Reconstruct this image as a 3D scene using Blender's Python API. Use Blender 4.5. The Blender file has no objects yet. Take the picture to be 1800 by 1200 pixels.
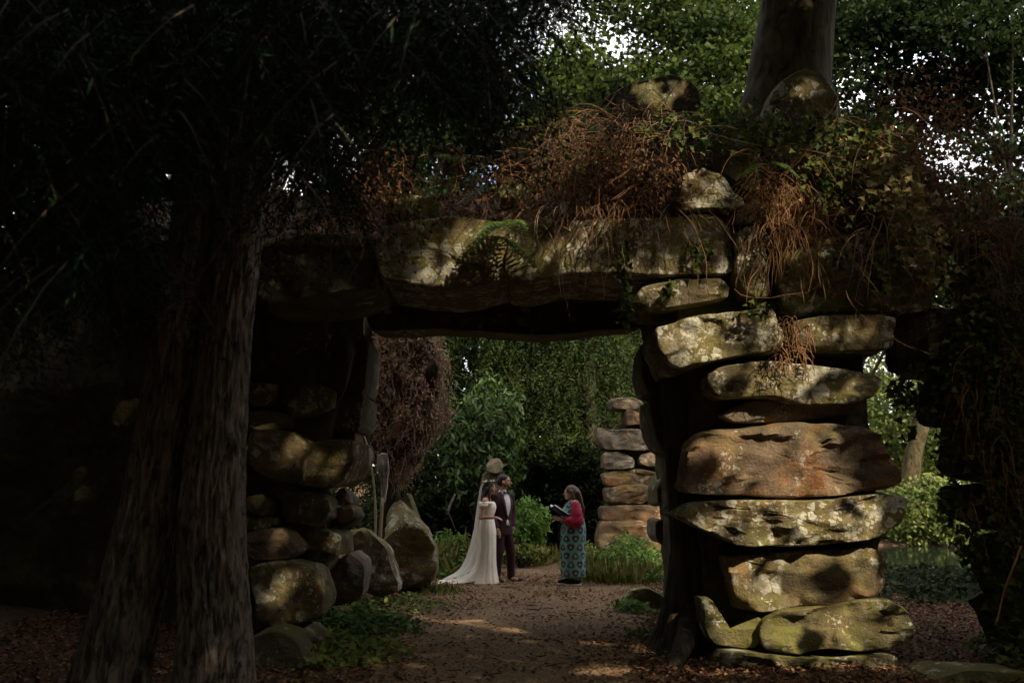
import bpy, bmesh, math, random
import numpy as np
from mathutils import Vector, Matrix

# ------------------------------------------------------------------ camera, world, sun, exposure
sc = bpy.context.scene
COL = sc.collection
PITCH = math.radians(8.29)
CAMZ = 1.58
FPX = 1750.0                      # focal length in pixels of the 1800 px wide photograph
cam_d = bpy.data.cameras.new('camera'); cam = bpy.data.objects.new('camera', cam_d); COL.objects.link(cam)
cam.location = (0, 0, CAMZ); cam.rotation_euler = (math.pi/2 + PITCH, 0, 0)
cam_d.sensor_width = 36; cam_d.lens = 36*FPX/1800; cam_d.clip_end = 900; cam_d.clip_start = 0.05
cam_d.dof.use_dof = True; cam_d.dof.focus_distance = 10.6; cam_d.dof.aperture_fstop = 2.4
sc.camera = cam

SUN = Vector((0.50, -0.62, 0.60)).normalized()      # towards the sun: behind the camera, to the right
w = bpy.data.worlds.new('World'); sc.world = w; w.use_nodes = True
nt = w.node_tree; bg = nt.nodes['Background']
sky = nt.nodes.new('ShaderNodeTexSky'); sky.sky_type = 'NISHITA'; sky.sun_disc = False
sky.sun_elevation = math.asin(SUN.z); sky.sun_rotation = math.atan2(SUN.x, SUN.y)
sky.air_density = 1.0; sky.dust_density = 2.5; sky.ozone_density = 1.0
# broken white cloud over the whole sky
wtc = nt.nodes.new('ShaderNodeTexCoord'); wnz = nt.nodes.new('ShaderNodeTexNoise'); nt.links.new(wtc.outputs['Generated'], wnz.inputs['Vector']); wnz.inputs['Scale'].default_value = 2.6; wnz.inputs['Detail'].default_value = 6
wmr = nt.nodes.new('ShaderNodeMapRange'); nt.links.new(wnz.outputs['Fac'], wmr.inputs[0]); wmr.inputs[1].default_value = .36; wmr.inputs[2].default_value = .56; wmr.inputs[4].default_value = .85
wmx = nt.nodes.new('ShaderNodeMix'); wmx.data_type = 'RGBA'; nt.links.new(wmr.outputs[0], wmx.inputs[0]); nt.links.new(sky.outputs[0], wmx.inputs[6]); wmx.inputs[7].default_value = (8.6, 8.0, 7.5, 1)
nt.links.new(wmx.outputs[2], bg.inputs[0]); bg.inputs[1].default_value = 0.15
sl = bpy.data.lights.new('sun', 'SUN'); sl.energy = 2.8; sl.angle = math.radians(0.6); sl.color = (1.0, 0.85, 0.64)
so = bpy.data.objects.new('sun', sl); COL.objects.link(so); so.location = (15, -18, 20)
so.rotation_mode = 'QUATERNION'; so.rotation_quaternion = SUN.to_track_quat('Z', 'Y')
sc.view_settings.view_transform = 'Standard'; sc.view_settings.look = 'None'
sc.view_settings.exposure = 1.5; sc.view_settings.gamma = 1.0; sc.view_settings.use_curve_mapping = False
sc.cycles.use_denoising = True
sc.cycles.max_bounces = 6; sc.cycles.diffuse_bounces = 3; sc.cycles.transparent_max_bounces = 12

# ------------------------------------------------------------------ helpers
rng = np.random.default_rng(11)
random.seed(5)
CP, SP = math.cos(PITCH), math.sin(PITCH)
def at(px, py, Y):
    x = (px-900)/FPX; y = (600-py)/FPX
    s = Y/(CP - y*SP)
    return Vector((x*s, Y, CAMZ + (SP + y*CP)*s))
def gy(py):                                   # distance at which the flat ground shows at photo row py
    y = (600-py)/FPX
    return -CAMZ*(CP - y*SP)/(SP + y*CP)
def R(a, b, n=None): return rng.uniform(a, b, n)
def unit(v): return v/np.maximum(np.linalg.norm(v, axis=-1, keepdims=True), 1e-9)

def _h(i, j, k, s):
    n = (i.astype(np.int64)*374761393 + j.astype(np.int64)*668265263 + k.astype(np.int64)*2147483647 + s*144269) & 0xffffffff
    n = ((n ^ (n >> 13))*1274126177) & 0xffffffff
    n = ((n ^ (n >> 15))*2246822519) & 0xffffffff
    return ((n ^ (n >> 16)) & 0xffff)/65535.0*2-1
def vn(P, s=0):
    s = int(s*10)
    P = np.asarray(P, float); f = np.floor(P); t = P-f; t = t*t*(3-2*t); i, j, k = f[..., 0], f[..., 1], f[..., 2]
    o = 0
    for a in (0, 1):
        for b in (0, 1):
            for c in (0, 1):
                o = o + _h(i+a, j+b, k+c, s)*np.where(a, t[..., 0], 1-t[..., 0])*np.where(b, t[..., 1], 1-t[..., 1])*np.where(c, t[..., 2], 1-t[..., 2])
    return o
def fbm(P, s=0, o=4, g=0.5):
    P = np.asarray(P, float); r = 0; a = 1.0
    for q in range(o):
        r = r + a*vn(P*(2.03**q)+q*17.3, s+q); a *= g
    return r

def wl(o):
    v = Vector((0, 0, 0))
    while o is not None: v += o.location; o = o.parent
    return v
def mesh(name, V, faces, tint=None, smooth=False, uv=None):
    """faces: list of int arrays (m,k)."""
    V = np.asarray(V, np.float32); me = bpy.data.meshes.new(name)
    me.vertices.add(len(V)); me.vertices.foreach_set('co', V.ravel())
    fl = [np.asarray(f, np.int32) for f in faces if len(f)]
    loops = np.concatenate([f.ravel() for f in fl]); tot = np.concatenate([np.full(len(f), f.shape[1], np.int32) for f in fl])
    st = np.concatenate([[0], np.cumsum(tot)[:-1]]).astype(np.int32)
    me.loops.add(len(loops)); me.loops.foreach_set('vertex_index', loops)
    me.polygons.add(len(tot)); me.polygons.foreach_set('loop_start', st); me.polygons.foreach_set('loop_total', tot)
    if smooth: me.polygons.foreach_set('use_smooth', np.ones(len(tot), bool))
    me.update(calc_edges=True); me.validate()
    if tint is not None:
        a = me.attributes.new('tint', 'FLOAT', 'FACE'); a.data.foreach_set('value', np.asarray(tint, np.float32))
    if uv is not None:
        l = me.uv_layers.new(name='UVMap'); l.data.foreach_set('uv', np.asarray(uv, np.float32)[loops].ravel())
    return me
def put(name, me, mat, parent=None, loc=None):
    o = bpy.data.objects.new(name, me); COL.objects.link(o)
    if mat is not None: me.materials.append(mat)
    if loc is not None: o.location = loc
    if parent is not None: o.parent = parent
    return o
def obj(name, V, faces, mat, parent=None, tint=None, smooth=False, local=False, uv=None):
    V = np.asarray(V, float)
    if local: return put(name, mesh(name, V, faces, tint, smooth, uv), mat, parent)
    c = V.mean(0); c[2] = V[:, 2].min()
    o = put(name, mesh(name, V-c, faces, tint, smooth, uv), mat, parent)
    o.location = Vector(c) - (wl(parent) if parent else Vector((0, 0, 0)))
    return o
def tag(o, label, cat, group=None, kind=None):
    o['label'] = label; o['category'] = cat
    if group: o['group'] = group
    if kind: o['kind'] = kind
    return o
def thing(name, label, cat, loc, rz=0, group=None):
    o = bpy.data.objects.new(name, None); COL.objects.link(o); o.location = loc; o.rotation_euler = (0, 0, rz)
    return tag(o, label, cat, group)
def join(parts):
    """parts: list of (V, [faces...]) -> V, faces"""
    VV, FF, n = [], {}, 0
    for V, fs in parts:
        VV.append(np.asarray(V, float))
        for f in fs:
            f = np.asarray(f)
            if len(f): FF.setdefault(f.shape[1], []).append(f+n)
        n += len(V)
    return np.concatenate(VV), [np.concatenate(v) for v in FF.values()]

OVAL = ((0.28, 0.42), (0.62, 0.46)); IVY = ((0.12, 0.62), (0.50, 0.26)); DIA = None; BROAD = ((0.3, 0.55), (0.7, 0.42))
def leafgeo(P, A, N, L, W, prof=OVAL, fold=0.12, curl=0.0):
    n = len(P); L = np.broadcast_to(np.asarray(L, float), (n,))[:, None]; W = np.broadcast_to(np.asarray(W, float), (n,))[:, None]
    A = unit(A); S = unit(np.cross(A, N)); U = np.cross(S, A)
    tip = P+A*L-U*curl*L
    if prof is None:
        V = np.stack([P, P+A*L*.45+S*W*.5+U*W*fold, tip, P+A*L*.45-S*W*.5+U*W*fold], 1).reshape(-1, 3)
        b = np.arange(n)[:, None]*4
        return V, [np.concatenate([b+[0, 1, 2], b+[0, 2, 3]])]
    (a1, w1), (a2, w2) = prof
    V = np.stack([P, P+A*L*a1+S*W*w1+U*W*fold, P+A*L*a2+S*W*w2+U*(W*fold-curl*L*.4), tip,
                  P+A*L*a2-S*W*w2+U*(W*fold-curl*L*.4), P+A*L*a1-S*W*w1+U*W*fold], 1).reshape(-1, 3)
    b = np.arange(n)[:, None]*6
    return V, [np.concatenate([b+[0, 1, 2, 3], b+[0, 3, 4, 5]])]
def leafobj(name, P, A, N, L, W, mat, parent=None, prof=OVAL, tint=None, fold=0.12, curl=0.0):
    V, F = leafgeo(P, A, N, L, W, prof, fold, curl)
    t = R(0, 1, len(P)) if tint is None else tint
    return obj(name, V, F, mat, parent, np.concatenate([t, t]))
def rdir(n): return unit(rng.normal(size=(n, 3)))

def tubes(lst, sides=5):
    parts = []
    ang = np.linspace(0, 2*math.pi, sides, endpoint=False)
    for pts, rad in lst:
        pts = np.asarray(pts, float); n = len(pts); rad = np.broadcast_to(rad, (n,))
        T = unit(np.gradient(pts, axis=0)); ref = np.array([0.31, 0.95, 0.07]) if abs(T[0] @ np.array([0.31, 0.95, 0.07])) < .9 else np.array([1., 0, 0])
        U = unit(np.cross(T, ref)); Vv = np.cross(T, U)
        ring = pts[:, None]+rad[:, None, None]*(np.cos(ang)[None, :, None]*U[:, None]+np.sin(ang)[None, :, None]*Vv[:, None])
        i = np.arange(n-1)[:, None]*sides; j = np.arange(sides)[None]; k = (j+1) % sides
        f = np.stack([i+j, i+k, i+sides+k, i+sides+j], -1).reshape(-1, 4)
        cap = np.arange(sides)
        parts.append((ring.reshape(-1, 3), [f, cap[::-1][None], (cap+(n-1)*sides)[None]]))
    return join(parts)
def catmull(pts, n):
    p = np.asarray(pts, float); p = np.vstack([2*p[0]-p[1], p, 2*p[-1]-p[-2]]); t = np.linspace(0, len(p)-3-1e-6, n)
    i = t.astype(int); u = (t-i)[:, None]; a, b, c, d = p[i], p[i+1], p[i+2], p[i+3]
    return .5*((2*b)+(c-a)*u+(2*a-5*b+4*c-d)*u*u+(3*b-a-3*c+d)*u**3)

# ------------------------------------------------------------------ materials
def newmat(name):
    m = bpy.data.materials.new(name); m.use_nodes = True
    nt = m.node_tree; nt.nodes.clear(); out = nt.nodes.new('ShaderNodeOutputMaterial')
    return m, nt, out
class G:
    """tiny node helper"""
    def __init__(s, name): s.m, s.nt, s.out = newmat(name)
    def n(s, t, **k):
        q = s.nt.nodes.new(t)
        for a, b in k.items(): setattr(q, a, b)
        return q
    def l(s, a, b): s.nt.links.new(a, b)
    def val(s, sock, v):
        if hasattr(v, 'is_output') or isinstance(v, bpy.types.NodeSocket): s.l(v, sock)
        else: sock.default_value = v
    def math(s, op, a, b=0.0, c=None):
        q = s.n('ShaderNodeMath', operation=op); s.val(q.inputs[0], a); s.val(q.inputs[1], b)
        if c is not None: s.val(q.inputs[2], c)
        return q.outputs[0]
    def mix(s, f, a, b):
        q = s.n('ShaderNodeMix', data_type='RGBA'); s.val(q.inputs[0], f)
        for i, v in ((6, a), (7, b)):
            s.val(q.inputs[i], v if isinstance(v, bpy.types.NodeSocket) else (*v, 1))
        return q.outputs[2]
    def noise(s, vec, sc_, det=4, rough=.55, dist=0):
        q = s.n('ShaderNodeTexNoise'); s.l(vec, q.inputs['Vector']); q.inputs['Scale'].default_value = sc_
        q.inputs['Detail'].default_value = det; q.inputs['Roughness'].default_value = rough; q.inputs['Distortion'].default_value = dist
        return q.outputs['Fac']
    def ramp(s, f, a, b):
        q = s.n('ShaderNodeMapRange'); s.val(q.inputs[0], f); q.inputs[1].default_value = a; q.inputs[2].default_value = b
        return q.outputs[0]
    def bump(s, h, st, dist, nrm=None):
        q = s.n('ShaderNodeBump'); s.val(q.inputs['Height'], h); q.inputs['Strength'].default_value = st; q.inputs['Distance'].default_value = dist
        if nrm is not None: s.l(nrm, q.inputs['Normal'])
        return q.outputs[0]
    def pbr(s, col, rough=.8, nrm=None, spec=.3, **k):
        q = s.n('ShaderNodeBsdfPrincipled'); s.val(q.inputs['Base Color'], col if isinstance(col, bpy.types.NodeSocket) else (*col, 1))
        s.val(q.inputs['Roughness'], rough); q.inputs['Specular IOR Level'].default_value = spec
        if nrm is not None: s.l(nrm, q.inputs['Normal'])
        for a, b in k.items(): q.inputs[a].default_value = b
        return q.outputs[0]
    def end(s, sh): s.l(sh, s.out.inputs[0]); return s.m

def rock_mat(name, c0, c1, c2, moss=.35, lichen=.5, mosscol=(.075, .085, .018)):
    g = G(name); tc = g.n('ShaderNodeTexCoord'); oi = g.n('ShaderNodeObjectInfo')
    off = g.n('ShaderNodeVectorMath', operation='MULTIPLY_ADD')
    cmb = g.n('ShaderNodeCombineXYZ')
    for i in range(3): g.l(oi.outputs['Random'], cmb.inputs[i])
    g.l(cmb.outputs[0], off.inputs[0]); off.inputs[1].default_value = (37, 53, 71); g.l(tc.outputs['Object'], off.inputs[2])
    v = off.outputs[0]
    big = g.noise(v, 1.6, 3); mid = g.noise(v, 5, 5, .6); fin = g.noise(v, 42, 4, .65)
    strat = g.n('ShaderNodeMapping'); g.l(v, strat.inputs[0]); strat.inputs['Scale'].default_value = (1.6, 1.6, 4.5)
    st = g.noise(strat.outputs[0], 2.2, 5, .6, .6)
    col = g.mix(g.ramp(big, .35, .65), c0, c1)
    col = g.mix(g.math('MULTIPLY', g.ramp(g.noise(v, 2.3, 2), .52, .66), .85), col, c2)
    col = g.mix(g.math('MULTIPLY', g.ramp(st, .5, .72), .3), col, (.06, .05, .036))
    col = g.mix(g.math('MULTIPLY', g.ramp(mid, .5, .75), .35), col, (.32, .27, .19))
    dk = g.ramp(g.noise(v, 2.9, 4, .6), .42, .64)
    col = g.mix(g.math('MULTIPLY', dk, .6), col, (.035, .032, .022))
    col = g.mix(g.math('MULTIPLY', g.ramp(fin, .42, .62), .4), col, (.05, .042, .03))
    # moss on tops and in blotches
    ge = g.n('ShaderNodeNewGeometry'); sep = g.n('ShaderNodeSeparateXYZ'); g.l(ge.outputs['Normal'], sep.inputs[0])
    up = g.ramp(sep.outputs['Z'], .1, .95)
    mm = g.math('ADD', g.ramp(g.noise(v, 2.0, 5, .62), .62-.3*moss, .78-.25*moss), g.math('MULTIPLY', up, moss*1.2))
    mm = g.math('MULTIPLY', g.math('MINIMUM', mm, 1.0), g.ramp(g.noise(v, 14, 4), .3, .55))
    mc = g.mix(g.noise(v, 26, 3), mosscol, (.19, .165, .035))
    col = g.mix(g.math('MULTIPLY', mm, .8), col, mc)
    # lichen: crisp pale discs in colonies
    def discs(scale, r, patch_scale, thr):
        d = g.n('ShaderNodeVectorMath', operation='MULTIPLY_ADD'); nz = g.n('ShaderNodeTexNoise'); g.l(v, nz.inputs['Vector']); nz.inputs['Scale'].default_value = 22
        g.l(nz.outputs['Color'], d.inputs[0]); d.inputs[1].default_value = (.07, .07, .07); g.l(v, d.inputs[2])
        vo = g.n('ShaderNodeTexVoronoi'); g.l(d.outputs[0], vo.inputs['Vector']); vo.inputs['Scale'].default_value = scale
        sp = g.n('ShaderNodeSeparateColor'); g.l(vo.outputs['Color'], sp.inputs[0])
        rr = g.math('MULTIPLY', sp.outputs[0], r)
        dd = g.ramp(g.math('SUBTRACT', rr, vo.outputs['Distance']), -.01, .045)
        p = g.ramp(g.noise(v, patch_scale, 3, .6), thr, thr+.06)
        return g.math('MULTIPLY', dd, p)
    t = .67-.2*lichen
    li = g.math('MAXIMUM', discs(5, .66, 1.7, t), discs(11, .66, 2.1, t))
    li = g.math('MULTIPLY', g.math('MAXIMUM', li, discs(28, .6, 2.2, t)), g.ramp(g.noise(v, 60, 3), .22, .45))
    cr_ = g.math('MULTIPLY', g.ramp(g.noise(v, 11, 7, .72), .53, .58), g.ramp(g.noise(v, 1.9, 3, .6), t-.02, t+.05))
    li = g.math('MULTIPLY', g.math('MAXIMUM', g.math('MULTIPLY', li, .85), g.math('MULTIPLY', cr_, .8)), g.ramp(g.noise(v, 7, 4), .25, .5))
    lc = g.mix(g.noise(v, 24, 5), (.30, .30, .22), (.60, .57, .47))
    col = g.mix(li, col, lc)
    # relief
    h = g.math('ADD', g.math('MULTIPLY', st, .4), g.math('MULTIPLY', mid, .6))
    vc = g.n('ShaderNodeTexVoronoi', feature='DISTANCE_TO_EDGE'); g.l(strat.outputs[0], vc.inputs['Vector']); vc.inputs['Scale'].default_value = 1.1
    crack = g.ramp(vc.outputs['Distance'], 0, .02)
    h = g.math('ADD', h, g.math('MULTIPLY', crack, .03))
    n1 = g.bump(h, .9, .05); n2 = g.bump(g.noise(v, 90, 4, .7), .5, .008, g.bump(fin, .8, .018, n1)); n3 = g.bump(li, .3, .006, n2)
    return g.end(g.pbr(col, .88, n3, .2))
M = {}
M['rock'] = rock_mat('sandstone', (.20, .15, .06), (.15, .115, .055), (.23, .12, .045), .38, .62)
M['rock_rust'] = rock_mat('rusty sandstone', (.24, .14, .07), (.15, .11, .075), (.30, .12, .04), .25, .35)
M['rock_moss'] = rock_mat('mossy sandstone', (.15, .13, .06), (.12, .10, .06), (.2, .13, .06), .75, .5)
M['rock_grey'] = rock_mat('grey sandstone', (.22, .18, .13), (.15, .125, .095), (.26, .17, .10), .12, .25)
M['rock_lichen'] = rock_mat('lichened sandstone', (.19, .145, .055), (.14, .11, .05), (.21, .12, .045), .5, .85)
M['rubble'] = rock_mat('shade-tinted rubble', (.07, .058, .036), (.05, .043, .028), (.08, .055, .03), .4, -1.0)  # darker than the stones: shade of the gaps put into the colour
M['rock_dark'] = rock_mat('darkened sandstone', (.10, .085, .05), (.075, .065, .04), (.12, .08, .045), .5, .3)  # darker copy; for stones standing in shade, that shade is in the colour

def leaf_mat(name, a, b, trans=.35, rough=.5, spec=.35, mid=None):
    g = G(name); at_ = g.n('ShaderNodeAttribute', attribute_name='tint')
    f = at_.outputs['Fac']
    if mid is None: col = g.mix(f, a, b)
    else: col = g.mix(g.ramp(f, .5, 1), g.mix(g.ramp(f, 0, .5), a, mid), b)
    p = g.pbr(col, rough, None, spec)
    if trans <= 0: return g.end(p)
    t = g.n('ShaderNodeBsdfTranslucent'); g.l(col, t.inputs[0]); mx = g.n('ShaderNodeMixShader'); mx.inputs[0].default_value = trans
    g.l(p, mx.inputs[1]); g.l(t.outputs[0], mx.inputs[2]); return g.end(mx.outputs[0])
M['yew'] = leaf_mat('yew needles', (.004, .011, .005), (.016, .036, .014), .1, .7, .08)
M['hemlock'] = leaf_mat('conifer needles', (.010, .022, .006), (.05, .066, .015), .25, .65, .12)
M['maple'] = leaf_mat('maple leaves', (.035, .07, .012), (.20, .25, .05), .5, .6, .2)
M['maple_dark'] = leaf_mat('shade-tinted maple leaves', (.012, .028, .006), (.085, .115, .024), .5, .6, .15)  # darker copy of the maple colour, shade put into the leaves
M['beechleaf'] = leaf_mat('beech leaves', (.012, .03, .008), (.05, .085, .022), .35, .6, .15)
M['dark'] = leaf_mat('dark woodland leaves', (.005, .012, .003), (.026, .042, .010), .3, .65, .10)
M['laurel'] = leaf_mat('laurel leaves', (.012, .034, .005), (.05, .09, .015), .2, .4, .28)
M['bright'] = leaf_mat('fresh green leaves', (.09, .19, .03), (.20, .34, .07), .4)
M['pond'] = leaf_mat('pondside leaves', (.06, .10, .02), (.24, .27, .085), .4, .6, .15)
M['ivy'] = leaf_mat('ivy leaves', (.012, .042, .008), (.13, .14, .025), .3, .55, .18)
M['ivy_yellow'] = leaf_mat('yellowing ivy leaves', (.10, .11, .02), (.34, .26, .10), .35)
M['deadleaf'] = leaf_mat('dead leaves', (.045, .022, .012), (.30, .17, .075), .2, .7, .2, mid=(.17, .07, .025))
M['litter'] = leaf_mat('fallen leaves', (.04, .022, .014), (.30, .18, .09), .1, .75, .2, mid=(.15, .065, .028))
M['pathlitter'] = leaf_mat('faded fallen leaves', (.05, .032, .022), (.34, .26, .18), .1, .75, .2, mid=(.14, .08, .045))
M['weed'] = leaf_mat('weed leaves', (.05, .10, .02), (.24, .26, .06), .35, .6, .15)
M['grass'] = leaf_mat('grass blades', (.06, .10, .018), (.34, .31, .10), .35, .6, .15)
M['redvine'] = leaf_mat('reddish vine leaves', (.18, .095, .07), (.28, .25, .10), .25, .6, .3, mid=(.40, .24, .165))
M['fern'] = leaf_mat('fern fronds', (.06, .13, .025), (.18, .27, .06), .4)
M['nettle'] = leaf_mat('nettle leaves', (.03, .085, .015), (.14, .22, .045), .35, .6, .15)

def simple(name, col, rough=.7, var=.25, scale=8, bumpd=0.0, spec=.3, **k):
    g = G(name); tc = g.n('ShaderNodeTexCoord'); nz = g.noise(tc.outputs['Object'], scale, 4)
    c2 = tuple(c*(1-var) for c in col); c = g.mix(nz, c2, tuple(min(1, c*(1+var)) for c in col))
    nr = g.bump(nz, .6, bumpd) if bumpd else None
    return g.end(g.pbr(c, rough, nr, spec, **k))
M['stem'] = simple('dry vine stems', (.20, .10, .042), .8, .55, 3)
M['stem_pale'] = simple('pale dry stems', (.30, .22, .14), .8, .4, 3)
M['twig'] = simple('dark twigs', (.05, .038, .025), .85, .4, 4)
def bark_mat(name, a, b, sx=14, sz=3.2, dist=.025):
    g = G(name); tc = g.n('ShaderNodeTexCoord'); mp = g.n('ShaderNodeMapping'); g.l(tc.outputs['Object'], mp.inputs[0]); mp.inputs['Scale'].default_value = (sx, sx, sz)
    r = g.noise(mp.outputs[0], 1.5, 6, .6, .8); m2 = g.noise(tc.outputs['Object'], 2.2, 4)
    c = g.mix(g.ramp(r, .38, .62), a, b); c = g.mix(g.math('MULTIPLY', g.ramp(m2, .45, .7), .5), c, (.07, .07, .035))
    f = g.noise(tc.outputs['Object'], 60, 3)
    return g.end(g.pbr(c, .9, g.bump(f, .4, .008, g.bump(r, 1, dist)), .15))
M['bark'] = bark_mat('furrowed bark', (.035, .030, .024), (.24, .195, .155))
M['beechbark'] = bark_mat('smooth grey bark', (.014, .011, .005), (.085, .062, .028), 5, 2, .02)
M['darkbark'] = bark_mat('dark bark', (.02, .016, .011), (.07, .055, .036), 8, 1.5, .02)
M['palewood'] = bark_mat('bleached dead wood', (.20, .17, .14), (.50, .46, .40), 20, 2, .012)

def ground_mat(name, cols, spk):
    g = G(name); tc = g.n('ShaderNodeTexCoord'); v = tc.outputs['Object']
    a = g.noise(v, .7, 4); b = g.noise(v, 9, 5, .65); c = g.noise(v, 60, 3, .7)
    col = g.mix(g.ramp(a, .35, .65), cols[0], cols[1]); col = g.mix(g.math('MULTIPLY', g.ramp(b, .45, .7), .7), col, cols[2])
    vo = g.n('ShaderNodeTexVoronoi'); g.l(v, vo.inputs['Vector']); vo.inputs['Scale'].default_value = 38
    sp = g.n('ShaderNodeSeparateColor'); g.l(vo.outputs['Color'], sp.inputs[0])
    col = g.mix(g.math('MULTIPLY', g.ramp(sp.outputs[0], .72, .95), .6), col, spk)
    col = g.mix(g.math('MULTIPLY', g.ramp(c, .5, .7), .5), col, (.03, .022, .016))
    h = g.math('ADD', g.math('MULTIPLY', b, .6), g.math('ADD', g.math('MULTIPLY', c, .5), g.math('MULTIPLY', sp.outputs[1], .35)))
    return g.end(g.pbr(col, .92, g.bump(h, .9, .02), .15))
M['ground'] = ground_mat('woodland soil', ((.055, .038, .024), (.085, .052, .03), (.12, .065, .03)), (.22, .12, .055))
M['path'] = ground_mat('gravel path', ((.22, .143, .076), (.12, .076, .042), (.25, .162, .09)), (.36, .26, .16))
g = G('pond water'); tc = g.n('ShaderNodeTexCoord'); M['water'] = g.end(g.pbr((.012, .018, .012), .06, g.bump(g.noise(tc.outputs['Object'], 3, 3), .08, .02), .5))

# ------------------------------------------------------------------ terrain, path, pond
def gz(X, Y):
    X = np.asarray(X, float); Y = np.asarray(Y, float)
    P = np.stack([X*.35, Y*.35, X*0], -1)
    z = .05*fbm(P, 3, 3)
    onp = np.clip(1-np.abs(X-.4-.0*Y)/3.0, 0, 1)
    z = z*(1-.7*onp)
    pond = np.clip(1.25-np.hypot((X-14)/8.5, (Y-29)/8.0), 0, .6)/.6
    z = z-1.5*pond**1.5
    bank = np.clip((Y-36)/18, 0, 1); z = z+1.6*bank**1.5*np.clip(np.abs(X-1.5)/6, .1, 1)
    leftb = np.clip((-X-3.2)/3, 0, 1)*np.clip((Y-5)/4, 0, 1); z = z+.35*leftb
    return z
def axis(lo, hi, step, far):
    a = np.arange(lo, hi+1e-6, step); b = []; s = step; x = hi
    while x < far: s *= 1.35; x += s; b.append(x)
    c = []; s = step; x = lo
    while x > -far: s *= 1.35; x -= s; c.append(x)
    return np.array(c[::-1]+list(a)+b)
def sheet(name, xs, ys, mat, kind='structure'):
    Xg, Yg = np.meshgrid(xs, ys); Z = gz(Xg, Yg)
    V = np.stack([Xg, Yg, Z], -1).reshape(-1, 3); nx, ny = len(xs), len(ys)
    i = np.arange(ny-1)[:, None]*nx; j = np.arange(nx-1)[None]
    F = np.stack([i+j, i+j+1, i+nx+j+1, i+nx+j], -1).reshape(-1, 4)
    o = put(name, mesh(name, V, [F], None, True), mat); o['kind'] = kind
    return o
ground = sheet('ground', axis(-14, 22, .4, 260), axis(-6, 44, .4, 260), M['ground'])
PL = np.array([(0, -1.5), (6, -1.4), (8.5, -1.25), (12, -1.3), (17, -1.35), (20, -.6), (24, -.15), (28.5, .05), (32, .7), (35.5, 1.7), (39, 3.6)])
PR = np.array([(0, 1.3), (6, 1.1), (8.5, 1.0), (12, 1.55), (16, 2.2), (19, 1.95), (24, 1.9), (28.5, 2.3), (32, 2.9), (35.5, 4.0), (39, 6.2)])
ys = np.arange(.5, 38, .15)
l = np.interp(ys, PL[:, 0], PL[:, 1])+.16*fbm(np.stack([ys*1.3, ys*0+3, ys*0], -1), 5); r = np.interp(ys, PR[:, 0], PR[:, 1])+.16*fbm(np.stack([ys*1.3, ys*0+9, ys*0], -1), 6)
us = np.linspace(0, 1, 16); Xp = l[:, None]+(r-l)[:, None]*us[None]; Yp = np.repeat(ys[:, None], 16, 1)
Vp = np.stack([Xp, Yp, gz(Xp, Yp)+.012], -1).reshape(-1, 3)
i = np.arange(len(ys)-1)[:, None]*16; j = np.arange(15)[None]
path = put('path', mesh('path', Vp, [np.stack([i+j, i+j+1, i+17+j, i+16+j], -1).reshape(-1, 4)], None, True), M['path']); path['kind'] = 'structure'
t = np.linspace(0, 2*math.pi, 64, endpoint=False)
pond = put('pond_water', mesh('pond_water', np.stack([14+11.5*np.cos(t), 30+10.5*np.sin(t), t*0-.52], -1), [np.arange(64)[None]]), M['water']); pond['kind'] = 'structure'
def onpath(X, Y): return (X > np.interp(Y, PL[:, 0], PL[:, 1])) & (X < np.interp(Y, PR[:, 0], PR[:, 1]))

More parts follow.
